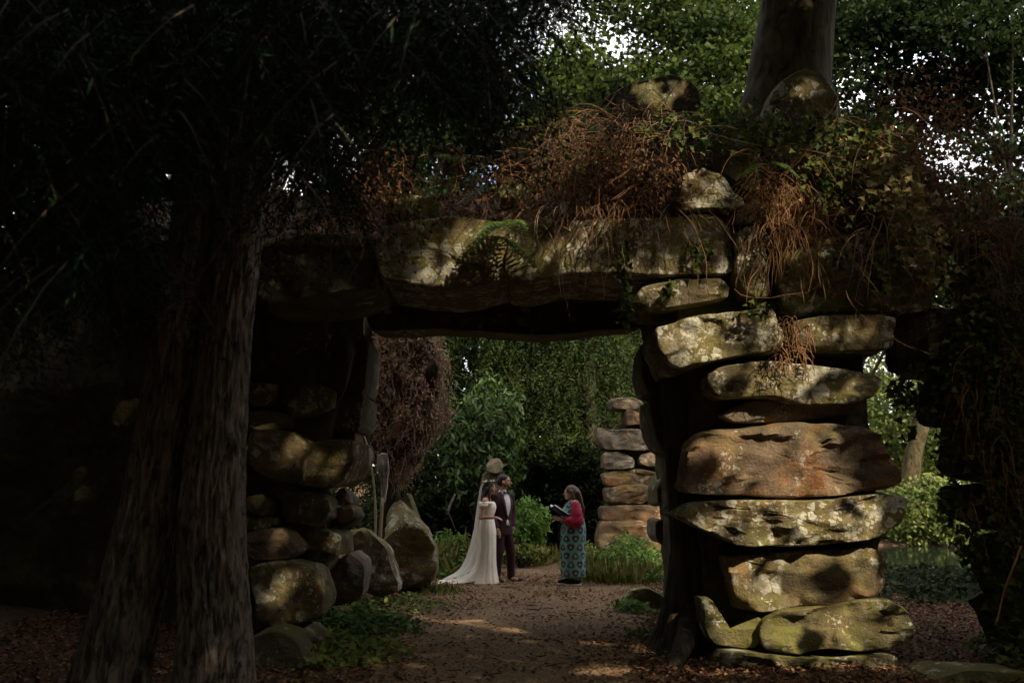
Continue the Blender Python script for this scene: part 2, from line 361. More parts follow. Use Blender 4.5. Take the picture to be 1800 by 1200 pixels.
# ------------------------------------------------------------------ rocks
RS = [100]
def rock_geo(poly, Y0, depth, dx=0.0, dz=0.0, amp=.05, rnd=.03, N=86, dome=.012, taper=.96, cut=1.0):
    """poly: (n,2) X,Z outline of the near face at Y0; the body goes back by depth."""
    RS[0] += 1; s = RS[0]
    p = np.asarray(poly, float)
    q = np.empty((2*len(p), 2)); nx = np.roll(p, -1, 0); q[0::2] = p*.89+nx*.11; q[1::2] = p*.11+nx*.89; p = q
    d = np.linalg.norm(np.roll(p, -1, 0)-p, axis=1); cum = np.concatenate([[0], np.cumsum(d)]); pp = np.vstack([p, p[:1]])
    t = np.linspace(0, cum[-1], N, endpoint=False); p = np.stack([np.interp(t, cum, pp[:, k]) for k in (0, 1)], 1)
    area = np.sum(p[:, 0]*np.roll(p[:, 1], -1)-np.roll(p[:, 0], -1)*p[:, 1])
    if area < 0: p = p[::-1]
    c = p.mean(0); size = min(np.ptp(p[:, 0]), np.ptp(p[:, 1])); rnd = min(rnd, size*.28)
    prof = [(k_, -dome*(1-k_)) for k_ in (.09, .2, .31, .42, .53, .63, .72, .80, .87, .93)]
    rings = [(p-c)*k+c for k, _ in prof]; yy = [Y0+y for _, y in prof]
    # rounded edge: inset by distance towards centre
    rad = np.linalg.norm(p-c, axis=1, keepdims=True)
    for a in (10, 35, 60, 90):
        aa = math.radians(a); ins = rnd*(1-math.sin(aa)); rings.append(c+(p-c)*np.maximum(1-ins/np.maximum(rad, 1e-6), .3)); yy.append(Y0+rnd*(1-math.cos(aa)))
    nd = max(4, int(depth/.2))
    for k in range(1, nd+1):
        f = k/nd; rings.append((p-c)*(1+(taper-1)*f)+c); yy.append(Y0+rnd+(depth-2*rnd)*f)
    for k in (.8, .4): rings.append((p-c)*taper*k+c); yy.append(Y0+depth)
    V = np.concatenate([np.stack([r[:, 0]+dx*(y-Y0)/depth, np.full(N, y), r[:, 1]+dz*(y-Y0)/depth], 1) for r, y in zip(rings, yy)])
    m = len(rings)
    V = np.vstack([V, [[c[0], Y0-dome, c[1]], [c[0]+dx, Y0+depth, c[1]+dz]]])
    i = np.arange(m-1)[:, None]*N; j = np.arange(N)[None]; k = (j+1) % N
    F = np.stack([i+j, i+k, i+N+k, i+N+j], -1).reshape(-1, 4)
    jj = np.arange(N); T = np.concatenate([np.stack([np.full(N, m*N), (jj+1) % N, jj], 1), np.stack([np.full(N, m*N+1), (m-1)*N+jj, (m-1)*N+(jj+1) % N], 1)])
    # broken flats: shave the block with random planes
    rs = np.random.default_rng(s); cc = np.array([c[0]+dx/2, Y0+depth/2, c[1]]); W_ = V-cc; sz3 = np.array([np.ptp(p[:, 0])/2, depth/2, np.ptp(p[:, 1])/2])
    for q in range(int(8+cut*2)):
        n3 = rs.normal(size=3)*np.array([1, .9, 1])+np.array([0, -.45, 0]); n3 = n3/np.linalg.norm(n3)
        pr = W_ @ n3; lim_ = pr.max()-rs.uniform(.02, .10)*cut*size*(.5+abs(n3[1])*.4)
        W_ = W_-np.maximum(pr-lim_, 0)[:, None]*n3*(.92 if cut < 2 else 1.0)
    V = W_+cc
    # displacement: soft lumps, bedding ledges, chips
    off = np.array([s*3.1, s*1.7, s*2.3])
    cen = np.array([c[0]+dx/2, Y0+depth/2, c[1]]); o = unit((V-cen)*np.array([1, .8, 1]))
    lump = fbm(V*1.9+off, s, 3)
    bed = fbm(np.stack([V[:, 0]*.9, V[:, 1]*.9, V[:, 2]*6], 1)+off, s+7, 3)
    chip = np.minimum(fbm(V*4.2+off, s+3, 3), .1)
    a = min(1, size/.5)
    V = V+o*(amp*a*(.8*lump+.45*chip)+.022*a*bed)[:, None]*np.array([1, 1, .8])
    fr = np.clip(1.3-(V[:, 1]-Y0)/(depth*.45), 0, 1)
    hs = fbm(V*np.array([1.3, 1.3, 2.4])+off+50, s+5, 3)*2.2; fl_ = np.floor(hs); st_ = fl_+np.clip((hs-fl_-.38)/.24, 0, 1)
    V[:, 1] += a*fr*(amp*.75*st_+amp*.35*fbm(V*5.5+off, s+6, 4))
    m0 = V[:N].mean(0); V[:N] = V[:N]*.45+m0*.55; V[-2] = V[:N].mean(0); V[N:2*N] = V[N:2*N]*.7+(V[:N]*1.0+(V[2*N:3*N]-V[:N])*.4)*.3
    return V, [F, T]
def rock(poly, Y0, depth, mat, parent=None, name='stone', px=True, sharp=32, **k):
    if px: poly = [(lambda v: (v.x, v.z))(at(x, y, Y0)) for x, y in poly]
    V, F = rock_geo(poly, Y0, depth, **k)
    o = obj(name, V, F, M[mat], parent, None, True); o.data.set_sharp_from_angle(angle=math.radians(sharp)); return o
def z4(*p): return [(1080+x/3, 360+y/3) for x, y in p]
def z5(*p): return [(1080+x/2.5, 720+y/2.5) for x, y in p]
def z6(*p): return [(400+x/1.875, 560+y/1.875) for x, y in p]
def z8(*p): return [(1040+x/2.3684, y/2.3684) for x, y in p]
def z7(*p): return [(1000+x/4.285, 680+y/4.285) for x, y in p]

arch = thing('rock_arch', 'tall rustic arch of stacked lichened sandstone boulders spanning the path', 'arch', (0, 11, 0))
# dark filler added behind the faces so no light leaks through the gaps
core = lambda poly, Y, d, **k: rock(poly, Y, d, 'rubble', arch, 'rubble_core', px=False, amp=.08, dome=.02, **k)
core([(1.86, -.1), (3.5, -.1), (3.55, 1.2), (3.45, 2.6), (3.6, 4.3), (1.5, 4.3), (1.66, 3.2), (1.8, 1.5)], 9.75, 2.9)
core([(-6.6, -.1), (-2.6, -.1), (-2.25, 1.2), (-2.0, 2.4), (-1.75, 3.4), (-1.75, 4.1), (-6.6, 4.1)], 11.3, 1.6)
# right-hand pier, top to bottom
rk = lambda poly, Y, d, mat='rock', **k: rock(poly, Y, d, mat, arch, **k)
rk(z4((650, 140), (690, 118), (745, 118), (790, 180), (805, 260), (825, 480), (760, 492), (690, 470), (640, 380), (640, 240)), 9.45, .7, 'rock_lichen')
rk(z4((115, 470), (160, 420), (400, 385), (550, 388), (602, 430), (590, 490), (480, 512), (300, 540), (180, 545), (130, 520)), 9.5, 1.1, 'rock')
rk(z4((850, 250), (950, 170), (1330, 150), (1690, 165), (1730, 350), (1700, 570), (1500, 585), (1100, 577), (900, 582), (840, 400)), 9.62, 1.3, 'rock_moss', amp=.06)
rk(z4((205, 650), (350, 600), (700, 545), (870, 522), (905, 650), (885, 755), (700, 792), (450, 842), (330, 880), (280, 855), (235, 760)), 9.32, 1.2, 'rock_lichen')
rk(z4((950, 605), (1100, 582), (1490, 578), (1497, 640), (1478, 762), (1200, 775), (980, 765), (945, 690)), 9.4, 1.2, 'rock')
rk(z4((488, 900), (560, 850), (830, 812), (1200, 860), (1420, 900), (1425, 950), (1380, 1005), (1250, 1052), (1000, 1062), (860, 1010), (560, 1015), (500, 965)), 9.3, 1.25, 'rock_lichen')
rk(z4((555, 1105), (720, 1020), (950, 1010), (1300, 1030), (1270, 1100), (900, 1145), (620, 1148)), 9.52, 1.0, 'rock_grey')
rk(z5((340, 130), (400, 80), (800, 48), (900, 55), (1180, 88), (1218, 150), (1250, 245), (1308, 298), (1292, 328), (1150, 357), (850, 388), (600, 372), (320, 372), (292, 350), (318, 210)), 9.3, 1.4, 'rock_rust', amp=.06)
rk(z5((268, 470), (330, 408), (480, 398), (900, 400), (1200, 363), (1300, 383), (1308, 412), (1280, 445), (1270, 492), (1150, 572), (900, 594), (620, 602), (520, 592), (430, 542), (350, 507)), 9.28, 1.35, 'rock_lichen', amp=.06)
rk(z5((498, 650), (560, 642), (750, 620), (1000, 605), (1180, 600), (1202, 680), (1208, 812), (1000, 842), (700, 882), (570, 888), (520, 800)), 9.4, 1.3, 'rock')
rk(z5((632, 920), (720, 882), (900, 865), (1180, 820), (1290, 880), (1340, 970), (1295, 1032), (1100, 1062), (960, 1050), (800, 1082), (660, 1062), (632, 1000)), 9.28, 1.3, 'rock_moss')
rk(z5((385, 835), (432, 832), (442, 900), (475, 955), (520, 978), (590, 950), (655, 900), (640, 1045), (560, 1055), (430, 1032), (395, 960)), 9.36, .7, 'rock_moss', amp=.03)
rk(z5((440, 1060), (560, 1060), (900, 1095), (1250, 1075), (1280, 1190), (1200, 1330), (480, 1330), (430, 1180)), 9.2, 1.6, 'rock_moss', amp=.08)
# back edge of the pier, seen past its shaded inner side
rk(z7((660, 760), (740, 620), (800, 600), (850, 640), (840, 760), (800, 860), (720, 900), (665, 890)), 12.3, .9, 'rock_moss')
rk(z7((650, 1010), (690, 990), (745, 1000), (740, 1180), (690, 1190), (650, 1130)), 12.3, .8, 'rock_grey')
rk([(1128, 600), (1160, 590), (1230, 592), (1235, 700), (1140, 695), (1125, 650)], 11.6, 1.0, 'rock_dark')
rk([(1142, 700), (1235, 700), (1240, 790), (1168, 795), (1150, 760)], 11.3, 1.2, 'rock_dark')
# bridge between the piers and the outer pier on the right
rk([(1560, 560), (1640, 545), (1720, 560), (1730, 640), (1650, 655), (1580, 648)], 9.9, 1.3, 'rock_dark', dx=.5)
rock([(1535, 535), (1900, 535), (1900, 750), (1700, 748), (1640, 660), (1560, 655)], 10.5, .7, 'rubble', arch, 'rubble_core', dx=.5)  # filler block added to close a bright gap behind the bridge
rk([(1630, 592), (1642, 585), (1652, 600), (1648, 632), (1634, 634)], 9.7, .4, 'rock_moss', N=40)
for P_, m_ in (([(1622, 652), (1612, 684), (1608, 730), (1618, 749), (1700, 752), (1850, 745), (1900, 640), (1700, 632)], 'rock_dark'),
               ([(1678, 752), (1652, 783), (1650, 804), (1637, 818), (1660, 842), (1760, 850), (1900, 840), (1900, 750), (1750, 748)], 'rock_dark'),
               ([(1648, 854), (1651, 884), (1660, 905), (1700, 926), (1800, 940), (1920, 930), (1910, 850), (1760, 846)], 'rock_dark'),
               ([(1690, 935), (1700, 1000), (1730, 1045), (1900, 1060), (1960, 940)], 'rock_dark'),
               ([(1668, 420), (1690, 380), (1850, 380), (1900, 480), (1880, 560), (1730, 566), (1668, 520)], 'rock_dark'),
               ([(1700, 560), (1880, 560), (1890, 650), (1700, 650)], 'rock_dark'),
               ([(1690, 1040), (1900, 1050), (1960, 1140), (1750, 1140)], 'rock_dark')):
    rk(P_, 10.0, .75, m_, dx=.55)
# lintel stones and the roof behind them
rock([(672, 398), (720, 386), (800, 383), (870, 388), (905, 398), (912, 480), (880, 494), (800, 506), (730, 500), (668, 490), (655, 440)], 9.62, 1.5, 'rock_lichen', arch, 'lintel_stone', amp=.028, cut=.6)
rock([(892, 396), (960, 386), (1080, 384), (1180, 380), (1230, 376), (1268, 380), (1285, 400), (1292, 478), (1230, 484), (1120, 482), (1000, 478), (930, 496), (888, 488)], 9.55, 1.5, 'rock_lichen', arch, 'lintel_stone', amp=.03, cut=.6)
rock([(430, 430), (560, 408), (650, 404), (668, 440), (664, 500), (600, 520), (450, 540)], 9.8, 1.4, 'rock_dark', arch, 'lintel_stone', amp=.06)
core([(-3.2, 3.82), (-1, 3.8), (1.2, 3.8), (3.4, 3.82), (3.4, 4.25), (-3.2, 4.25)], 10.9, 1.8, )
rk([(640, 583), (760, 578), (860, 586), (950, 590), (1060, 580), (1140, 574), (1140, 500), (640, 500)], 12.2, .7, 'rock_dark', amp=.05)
rkl = lambda *a, **k: rk(*a, **{'cut': 2.4, 'amp': .022, 'sharp': 15, **k})
# left pier and the wall running back from it
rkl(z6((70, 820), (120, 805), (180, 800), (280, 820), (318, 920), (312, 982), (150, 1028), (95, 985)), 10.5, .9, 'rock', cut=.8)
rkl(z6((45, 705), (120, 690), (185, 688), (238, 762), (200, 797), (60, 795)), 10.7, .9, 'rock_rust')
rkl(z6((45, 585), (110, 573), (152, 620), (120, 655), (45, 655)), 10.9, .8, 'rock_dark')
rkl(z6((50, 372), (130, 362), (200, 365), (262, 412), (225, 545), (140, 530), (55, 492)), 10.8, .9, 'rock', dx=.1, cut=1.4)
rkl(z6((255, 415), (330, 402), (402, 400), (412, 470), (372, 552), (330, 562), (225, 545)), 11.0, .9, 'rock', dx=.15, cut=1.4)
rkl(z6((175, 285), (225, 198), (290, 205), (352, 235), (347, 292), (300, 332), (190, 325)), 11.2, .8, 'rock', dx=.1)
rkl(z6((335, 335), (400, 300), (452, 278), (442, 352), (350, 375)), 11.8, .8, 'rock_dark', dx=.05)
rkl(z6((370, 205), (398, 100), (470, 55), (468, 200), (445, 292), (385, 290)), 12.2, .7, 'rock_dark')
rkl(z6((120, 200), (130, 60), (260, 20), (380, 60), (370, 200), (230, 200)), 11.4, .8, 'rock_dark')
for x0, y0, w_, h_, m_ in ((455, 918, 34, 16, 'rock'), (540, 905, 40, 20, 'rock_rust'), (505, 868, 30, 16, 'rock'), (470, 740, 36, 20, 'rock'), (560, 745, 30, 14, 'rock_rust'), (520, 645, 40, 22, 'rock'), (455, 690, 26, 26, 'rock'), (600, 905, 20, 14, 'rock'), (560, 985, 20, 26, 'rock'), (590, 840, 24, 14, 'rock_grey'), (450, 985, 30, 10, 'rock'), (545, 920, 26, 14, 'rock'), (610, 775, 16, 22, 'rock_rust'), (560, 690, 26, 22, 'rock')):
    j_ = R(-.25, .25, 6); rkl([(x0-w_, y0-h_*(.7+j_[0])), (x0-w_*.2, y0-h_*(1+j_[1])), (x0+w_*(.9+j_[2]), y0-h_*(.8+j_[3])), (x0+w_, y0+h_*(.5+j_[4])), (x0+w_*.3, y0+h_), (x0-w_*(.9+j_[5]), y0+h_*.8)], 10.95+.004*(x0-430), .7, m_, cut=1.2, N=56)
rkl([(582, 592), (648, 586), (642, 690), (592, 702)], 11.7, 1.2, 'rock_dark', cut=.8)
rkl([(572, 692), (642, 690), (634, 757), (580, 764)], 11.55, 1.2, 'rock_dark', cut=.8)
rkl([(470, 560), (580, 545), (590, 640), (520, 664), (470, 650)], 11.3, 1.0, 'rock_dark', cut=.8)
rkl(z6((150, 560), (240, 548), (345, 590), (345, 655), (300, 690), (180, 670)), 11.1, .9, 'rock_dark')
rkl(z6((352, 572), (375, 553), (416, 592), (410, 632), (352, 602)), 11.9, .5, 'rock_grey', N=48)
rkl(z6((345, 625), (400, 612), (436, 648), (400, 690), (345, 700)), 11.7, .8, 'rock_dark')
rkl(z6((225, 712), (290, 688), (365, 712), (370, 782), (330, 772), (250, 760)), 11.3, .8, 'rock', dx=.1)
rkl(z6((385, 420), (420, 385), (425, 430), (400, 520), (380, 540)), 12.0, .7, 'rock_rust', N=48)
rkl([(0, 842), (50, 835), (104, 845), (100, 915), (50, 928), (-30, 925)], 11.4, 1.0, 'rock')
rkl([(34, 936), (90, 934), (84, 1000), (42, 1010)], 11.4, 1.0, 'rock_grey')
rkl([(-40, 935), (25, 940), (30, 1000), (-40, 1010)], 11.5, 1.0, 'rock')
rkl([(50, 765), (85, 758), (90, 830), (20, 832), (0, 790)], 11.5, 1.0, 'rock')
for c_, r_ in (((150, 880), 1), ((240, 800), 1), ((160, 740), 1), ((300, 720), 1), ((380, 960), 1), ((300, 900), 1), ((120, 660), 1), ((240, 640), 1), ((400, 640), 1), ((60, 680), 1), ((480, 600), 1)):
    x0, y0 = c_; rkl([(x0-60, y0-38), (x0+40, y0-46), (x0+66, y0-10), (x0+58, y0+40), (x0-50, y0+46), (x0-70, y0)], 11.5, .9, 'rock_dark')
# soil on top of the arch
def topz(X, Y):
    s = np.clip((X-.6)/1.6, 0, 1); s = s*s*(3-2*s); e = np.clip((X-4.2)/2, 0, 1)
    return 4.02+.48*np.clip(Y-9.75, 0, 2.6)+.75*s*np.clip((Y-9.7)/.5, 0, 1)*(1-.6*e)+.10*fbm(np.stack([X*1.5, Y*1.5, X*0], -1), 40)
xs = np.linspace(-5.5, 4.5, 90); yv = np.linspace(9.72, 12.9, 30); Xg, Yg = np.meshgrid(xs, yv); Zg = topz(Xg, Yg)
Vt = np.stack([Xg, Yg, Zg], -1).reshape(-1, 3); Vb = Vt.copy(); Vb[:, 2] = 3.95
i = np.arange(29)[:, None]*90; j = np.arange(89)[None]; Ft = np.stack([i+j, i+j+1, i+91+j, i+90+j], -1).reshape(-1, 4)
edge = list(range(90))+[90*k+89 for k in range(1, 30)]+[29*90+k for k in range(88, -1, -1)]+[90*k for k in range(28, 0, -1)]
e = np.array(edge); e2 = np.roll(e, -1); n_ = len(Vt)
obj('soil_fill', np.vstack([Vt, Vb]), [Ft, Ft[:, ::-1]+n_, np.stack([e2, e, e+n_, e2+n_], -1)], M['ground'], arch, None, True)
# stones on top
rk(z8((30, 450), (70, 400), (150, 350), (320, 308), (400, 318), (455, 380), (460, 470), (300, 560), (60, 520)), 11.6, .9, 'rock_moss', amp=.015)
rk(z8((745, 430), (775, 352), (880, 276), (925, 284), (985, 332), (1032, 425), (1010, 490), (760, 500)), 10.5, .8, 'rock', amp=.015)
rk(z8((350, 840), (378, 720), (450, 688), (540, 728), (645, 852), (600, 884), (480, 870), (360, 872)), 9.6, .8, 'rock_lichen')
rk(z8((490, 640), (530, 600), (600, 610), (700, 700), (705, 790), (650, 800), (560, 735)), 9.8, .8, 'rock_moss')
rk(z8((740, 790), (830, 770), (925, 790), (945, 905), (850, 950), (755, 950)), 9.75, .8, 'rock_moss')
rk(z8((1180, 750), (1232, 700), (1300, 730), (1332, 790), (1300, 850), (1195, 855)), 9.7, .8, 'rock')
rk(z8((1260, 930), (1310, 905), (1370, 920), (1360, 960), (1290, 968)), 9.6, .6, 'rock_grey', N=48)
rk(z8((600, 870), (680, 840), (760, 860), (760, 900), (690, 935), (590, 930)), 9.6, .7, 'rock_moss', N=48)
rk([(868, 330), (878, 302), (905, 298), (920, 320), (912, 350), (880, 352)], 10.2, .5, 'rock_moss', N=48)
rk([(676, 385), (690, 352), (730, 343), (770, 352), (772, 388), (720, 396)], 9.75, .8, 'rock_moss')
rk([(768, 285), (775, 252), (812, 250), (826, 290)], 10.9, .5, 'rock_moss', N=48)
rk([(872, 280), (890, 232), (940, 222), (955, 270), (930, 290)], 11.2, .6, 'rock_moss', N=48)
rk([(1015, 380), (1040, 300), (1100, 280), (1130, 330), (1120, 385)], 10.2, .7, 'rock_rust')

# second pier beyond the people
pier = thing('rock_pier', 'ruined pier of stacked brown stones behind the woman with the book', 'rock pier', (3, 21.4, 0))
for P_, m_ in ((((310, 90), (380, 78), (480, 78), (550, 105), (578, 150), (480, 170), (330, 160)), 'rock_grey'),
               (((425, 172), (470, 170), (560, 205), (612, 215), (605, 290), (520, 280), (440, 290)), 'rock_rust'),
               (((575, 258), (660, 255), (660, 310), (580, 310)), 'rock_rust'),
               (((215, 300), (330, 320), (560, 312), (700, 330), (700, 470), (540, 482), (260, 470), (215, 400)), 'rock_grey'),
               (((258, 490), (380, 482), (470, 520), (500, 560), (495, 610), (380, 625), (262, 622)), 'rock_grey'),
               (((530, 510), (620, 490), (780, 505), (740, 590), (600, 600), (520, 580)), 'rock_grey'),
               (((258, 650), (360, 630), (530, 615), (690, 650), (690, 720), (640, 775), (560, 745), (280, 745)), 'rock_rust'),
               (((270, 760), (420, 735), (580, 730), (632, 800), (580, 880), (290, 880)), 'rock_rust'),
               (((590, 860), (650, 790), (700, 800), (700, 880)), 'rock_grey'),
               (((240, 900), (400, 885), (700, 885), (700, 1010), (560, 1010), (240, 1010)), 'rock_rust'),
               (((235, 1010), (480, 1005), (720, 1010), (740, 1240), (220, 1240)), 'rock_rust')):
    rock(z7(*P_), 21.0, 1.1, m_, pier, amp=.05, N=60)
rock([(1.95, -.1), (3.2, -.1), (3.2, 3.0), (2.1, 2.9)], 21.35, .7, 'rock_dark', pier, 'rubble_core', px=False)

# loose boulders
def boulder(poly, Y, d, mat, label, **k):
    o = rock(poly, Y, d, mat, None, 'boulder', **{'cut': 2.4, 'amp': .025, 'sharp': 15, **k}); return tag(o, label, 'boulder')
boulder(z6((310, 840), (345, 800), (400, 763), (452, 800), (440, 930), (330, 960)), 12.0, .7, 'rock_grey', 'upright grey boulder with a pale split face beside the ivy patch')
boulder(z6((385, 700), (440, 686), (522, 762), (565, 900), (500, 930), (420, 900), (395, 790)), 13.3, .8, 'rock', 'curved dark slab with a pale rim, between the split boulder and the tall pointed one')
boulder(z6((505, 640), (525, 605), (562, 596), (642, 680), (690, 770), (686, 860), (640, 905), (520, 910)), 15.0, .9, 'rock', 'tall pointed boulder just left of the bridal train')
boulder(z6((555, 600), (590, 570), (615, 640), (640, 700), (580, 680)), 15.8, .7, 'rock_dark', 'dark stone peeping out behind the top of the tall pointed boulder')
boulder([(1092, 1062), (1110, 1038), (1140, 1033), (1165, 1045), (1172, 1078), (1100, 1085)], 13.2, .5, 'rock_moss', 'small mossy boulder low on the right edge of the path', N=48)
boulder([(1640, 1196), (1700, 1178), (1790, 1180), (1860, 1196), (1860, 1260), (1630, 1260)], 8.6, .8, 'rock_moss', 'flat mossy stone in the bottom right corner among fallen leaves')
boulder([(855, 816), (860, 806), (878, 804), (885, 816), (880, 832), (858, 832)], 21.1, .35, 'rock_grey', 'small pale rock showing above the groom', N=48, amp=.03)
boulder([(840, 850), (845, 830), (860, 824), (880, 826), (888, 850), (886, 990), (850, 990)], 21.2, .5, 'rock_dark', 'brown rock half hidden behind the heads of the couple', N=60)
boulder([(395, 1180), (430, 1120), (480, 1105), (540, 1130), (560, 1190), (540, 1240), (400, 1240)], 8.9, .6, 'rock_dark', 'dark low boulder at the foot of the twin trunks')
boulder([(500, 1120), (540, 1100), (575, 1130), (568, 1175), (510, 1170)], 9.7, .5, 'rock_grey', 'small grey boulder under the big pale block of the left pier', N=48)

# ------------------------------------------------------------------ trunks
def trunk_geo(axis_pts, rad, rows, sides, ridge=.02, freq=7, flare=.0, flare_h=.5, lobes=5, seed=0, vs=.8):
    c = catmull(axis_pts, rows); rr = np.interp(np.linspace(0, 1, rows), np.linspace(0, 1, len(rad)), rad)
    th = np.linspace(0, 2*math.pi, sides, endpoint=False); h = c[:, 2]-c[0, 2]
    fl = 1+flare*np.exp(-h/flare_h)[:, None]*(1+.55*np.cos(lobes*th+seed)[None]+.25*np.cos((lobes+2)*th+2.1*seed)[None])
    rad2 = rr[:, None]*fl
    Q = np.stack([np.cos(th)[None]*freq*np.ones((rows, 1)), np.sin(th)[None]*freq*np.ones((rows, 1)), h[:, None]*vs*np.ones((1, sides))], -1)
    wig = Q+np.stack([fbm(Q*np.array([.3, .3, 2]), seed+5, 2)*.7]*2+[Q[..., 0]*0], -1)
    rdg = 1-np.abs(fbm(wig, seed+1, 3))*1.6
    r_ = rad2+ridge*rdg+.05*rr[:, None]*fbm(Q*.25, seed+9, 2)
    V = np.stack([c[:, 0:1]+r_*np.cos(th), c[:, 1:2]+r_*np.sin(th), c[:, 2:3]+0*r_], -1).reshape(-1, 3)
    i = np.arange(rows-1)[:, None]*sides; j = np.arange(sides)[None]; k = (j+1) % sides
    return V, [np.stack([i+j, i+k, i+sides+k, i+sides+j], -1).reshape(-1, 4), (np.arange(sides)+(rows-1)*sides)[None], np.arange(sides)[::-1][None]]
def ax(pl, Y, bottom=None):
    out = [np.array(at(x, y, Y)) for x, y in pl]
    if bottom is not None: out.insert(0, np.array(bottom))
    return out

yew = thing('conifer_tree', 'dark conifer with twin furrowed trunks and drooping branches in the left foreground', 'tree', (-2.6, 7.3, 0))
V, F = trunk_geo(ax([(190, 1200), (262, 900), (308, 640), (345, 400), (362, 100), (370, -300), (380, -900)], 7.3, (-2.98, 7.35, -.25)), [.26, .24, .19, .175, .17, .16, .12, .09], 240, 130, .028, 8, .35, .4, 5, 3, 3.4)
obj('trunk', V, F, M['bark'], yew, None, True)
V, F = trunk_geo(ax([(378, 1210), (374, 900), (396, 600), (442, 250), (482, 0), (520, -300), (560, -900)], 7.15, (-2.15, 7.1, -.25)), [.27, .24, .205, .165, .155, .15, .12, .09], 240, 130, .028, 8, .35, .35, 5, 8, 3.4)
obj('trunk', V, F, M['bark'], yew, None, True)

beech = thing('beech_tree', 'large grey-barked tree growing on top of the arch', 'tree', (3.2, 11.4, 4.4))
V, F = trunk_geo(ax([(1383, 230), (1385, 150), (1396, 60), (1403, 0), (1410, -200), (1425, -600)], 11.4, (3.12, 11.4, 4.2)), [.75, .62, .5, .46, .44, .4, .3], 120, 80, .012, 3, .25, .4, 5, 5, .7)
obj('trunk', V, F, M['beechbark'], beech, None, True)
bt = thing('tree_trunk', 'black shaded tree trunk with flared roots against the inner side of the right pier', 'tree trunk', (1.75, 10.2, 0))
V, F = trunk_geo(ax([(1202, 1140), (1206, 1060), (1214, 960), (1206, 800), (1196, 600)], 10.1, (1.72, 10.1, -.2)), [.30, .27, .2, .19, .2, .24], 120, 90, .015, 4, .75, .32, 4, 2.4, .8)
obj('trunk', V, F, M['darkbark'], bt, None, True)
roots = []
for (x, y, Y, r) in ((1182, 1190, 9.1, .10),):
    e_ = at(x, y, Y); s_ = np.array([1.78, 10.0, .42]); e_ = np.array([e_.x, e_.y, -.02])
    p_ = catmull([s_, s_*.55+e_*.45+np.array([0, 0, -.06]), e_, e_+(e_-s_)*.25+np.array([0, 0, -.1])], 14); roots.append((p_, np.linspace(.13, r*.35, 14)))
for q in roots:
    V, F = tubes([q], 12); V = V+.03*fbm(V*5, 4)[:, None]; obj('root', V, F, M['darkbark'], bt, None, True)

# ------------------------------------------------------------------ unseen canopy added to shade the place, gaps shaped to let the sun in
S = np.array(SUN)
SPOTS = [(790, 445, 85, 55, 9.6), (990, 440, 70, 36, 9.55), (1190, 430, 110, 58, 9.5), (1325, 455, 40, 70, 9.45), (1195, 512, 90, 32, 9.5), (1262, 600, 130, 52, 9.3), (1470, 590, 100, 34, 9.4),
         (1370, 680, 145, 50, 9.3), (1360, 805, 180, 66, 9.3), (1380, 912, 180, 48, 9.28), (1400, 1020, 130, 52, 9.4), (1450, 1100, 170, 52, 9.28), (1130, 1170, 85, 40, 8.8), (1300, 1185, 160, 18, 8.9), (1560, 1150, 130, 26, 9.0),
         (850, 1112, 70, 9, 10.7), (850, 345, 150, 60, 10.1), (990, 345, 60, 40, 10.0), (1080, 280, 160, 110, 10.0), (1240, 325, 80, 66, 9.6), (1395, 345, 85, 95, 9.55), (1585, 370, 80, 85, 9.35), (655, 330, 85, 70, 9.8), (1425, 165, 65, 55, 10.5),
         (1165, 165, 80, 40, 11.6), (1560, 460, 50, 50, 9.6), (1437, 95, 30, 120, 10.9), (1480, 270, 110, 60, 9.6), (720, 365, 60, 30, 9.8), (466, 290, 16, 60, 7.0), (432, 430, 14, 60, 7.0), (602, 872, 20, 22, 11.9), (588, 952, 18, 18, 11.3), (520, 1035, 55, 36, 10.5), (545, 800, 60, 22, 10.9), (425, 760, 8, 120, 7.0), (365, 520, 12, 60, 7.1), (1390, 880, 200, 270, 9.3), (1280, 600, 160, 120, 9.35), (1150, 430, 180, 62, 9.55), (820, 445, 130, 60, 9.6), (1150, 1175, 130, 50, 8.8), (1480, 1175, 240, 26, 8.9), (900, 350, 190, 50, 10.2)]
def in_px(P):
    dz = P[:, 2]-CAMZ; f = P[:, 1]*CP+dz*SP; u = -P[:, 1]*SP+dz*CP
    return 900+FPX*P[:, 0]/f, 600-FPX*u/f
def trunk_clear(px, py): return ((px > 335) & (px < 498) & (py > 190)) | ((px > 235) & (px < 400) & (py > 520))
SPW = []
for a, b, c, d, Yq in SPOTS:
    v_ = np.array(at(a, b, Yq)); v_ = v_-((v_[1]-9.4)/S[1])*S; SPW.append((v_[0], v_[2], c/FPX*Yq, d/FPX*Yq))
def shade_keep(P):  # thins the added leaves where sun patches are wanted
    t = (P[:, 1]-9.4)/S[1]; q = P-t[:, None]*S
    nz = fbm(np.stack([q[:, 0]*2.2, q[:, 2]*2.2, q[:, 0]*0], -1), 77, 3)
    lit = np.zeros(len(P), bool)
    for a, b, c, d in SPW: lit |= ((q[:, 0]-a)/c)**2+((q[:, 2]-b)/d)**2 < 1+.6*nz
    lit &= fbm(np.stack([q[:, 0]*1.7+9, q[:, 2]*1.7, q[:, 0]*0], -1), 35, 3) > -.5
    return ~lit | (R(0, 1, len(P)) < .03)
n = 130000
q = np.stack([R(-13, 9, n), np.full(n, 9.4), R(-7, 10, n)], 1); t = R(10.5, 16, n)
P = q+t[:, None]*S+rng.normal(size=(n, 3))*.15
P = P[(P[:, 2] > 2.9+.62*np.maximum(P[:, 1], 0))]; P = P[shade_keep(P)]
yw = P[:, 0] < 3.0+.8*rng.normal(size=len(P))
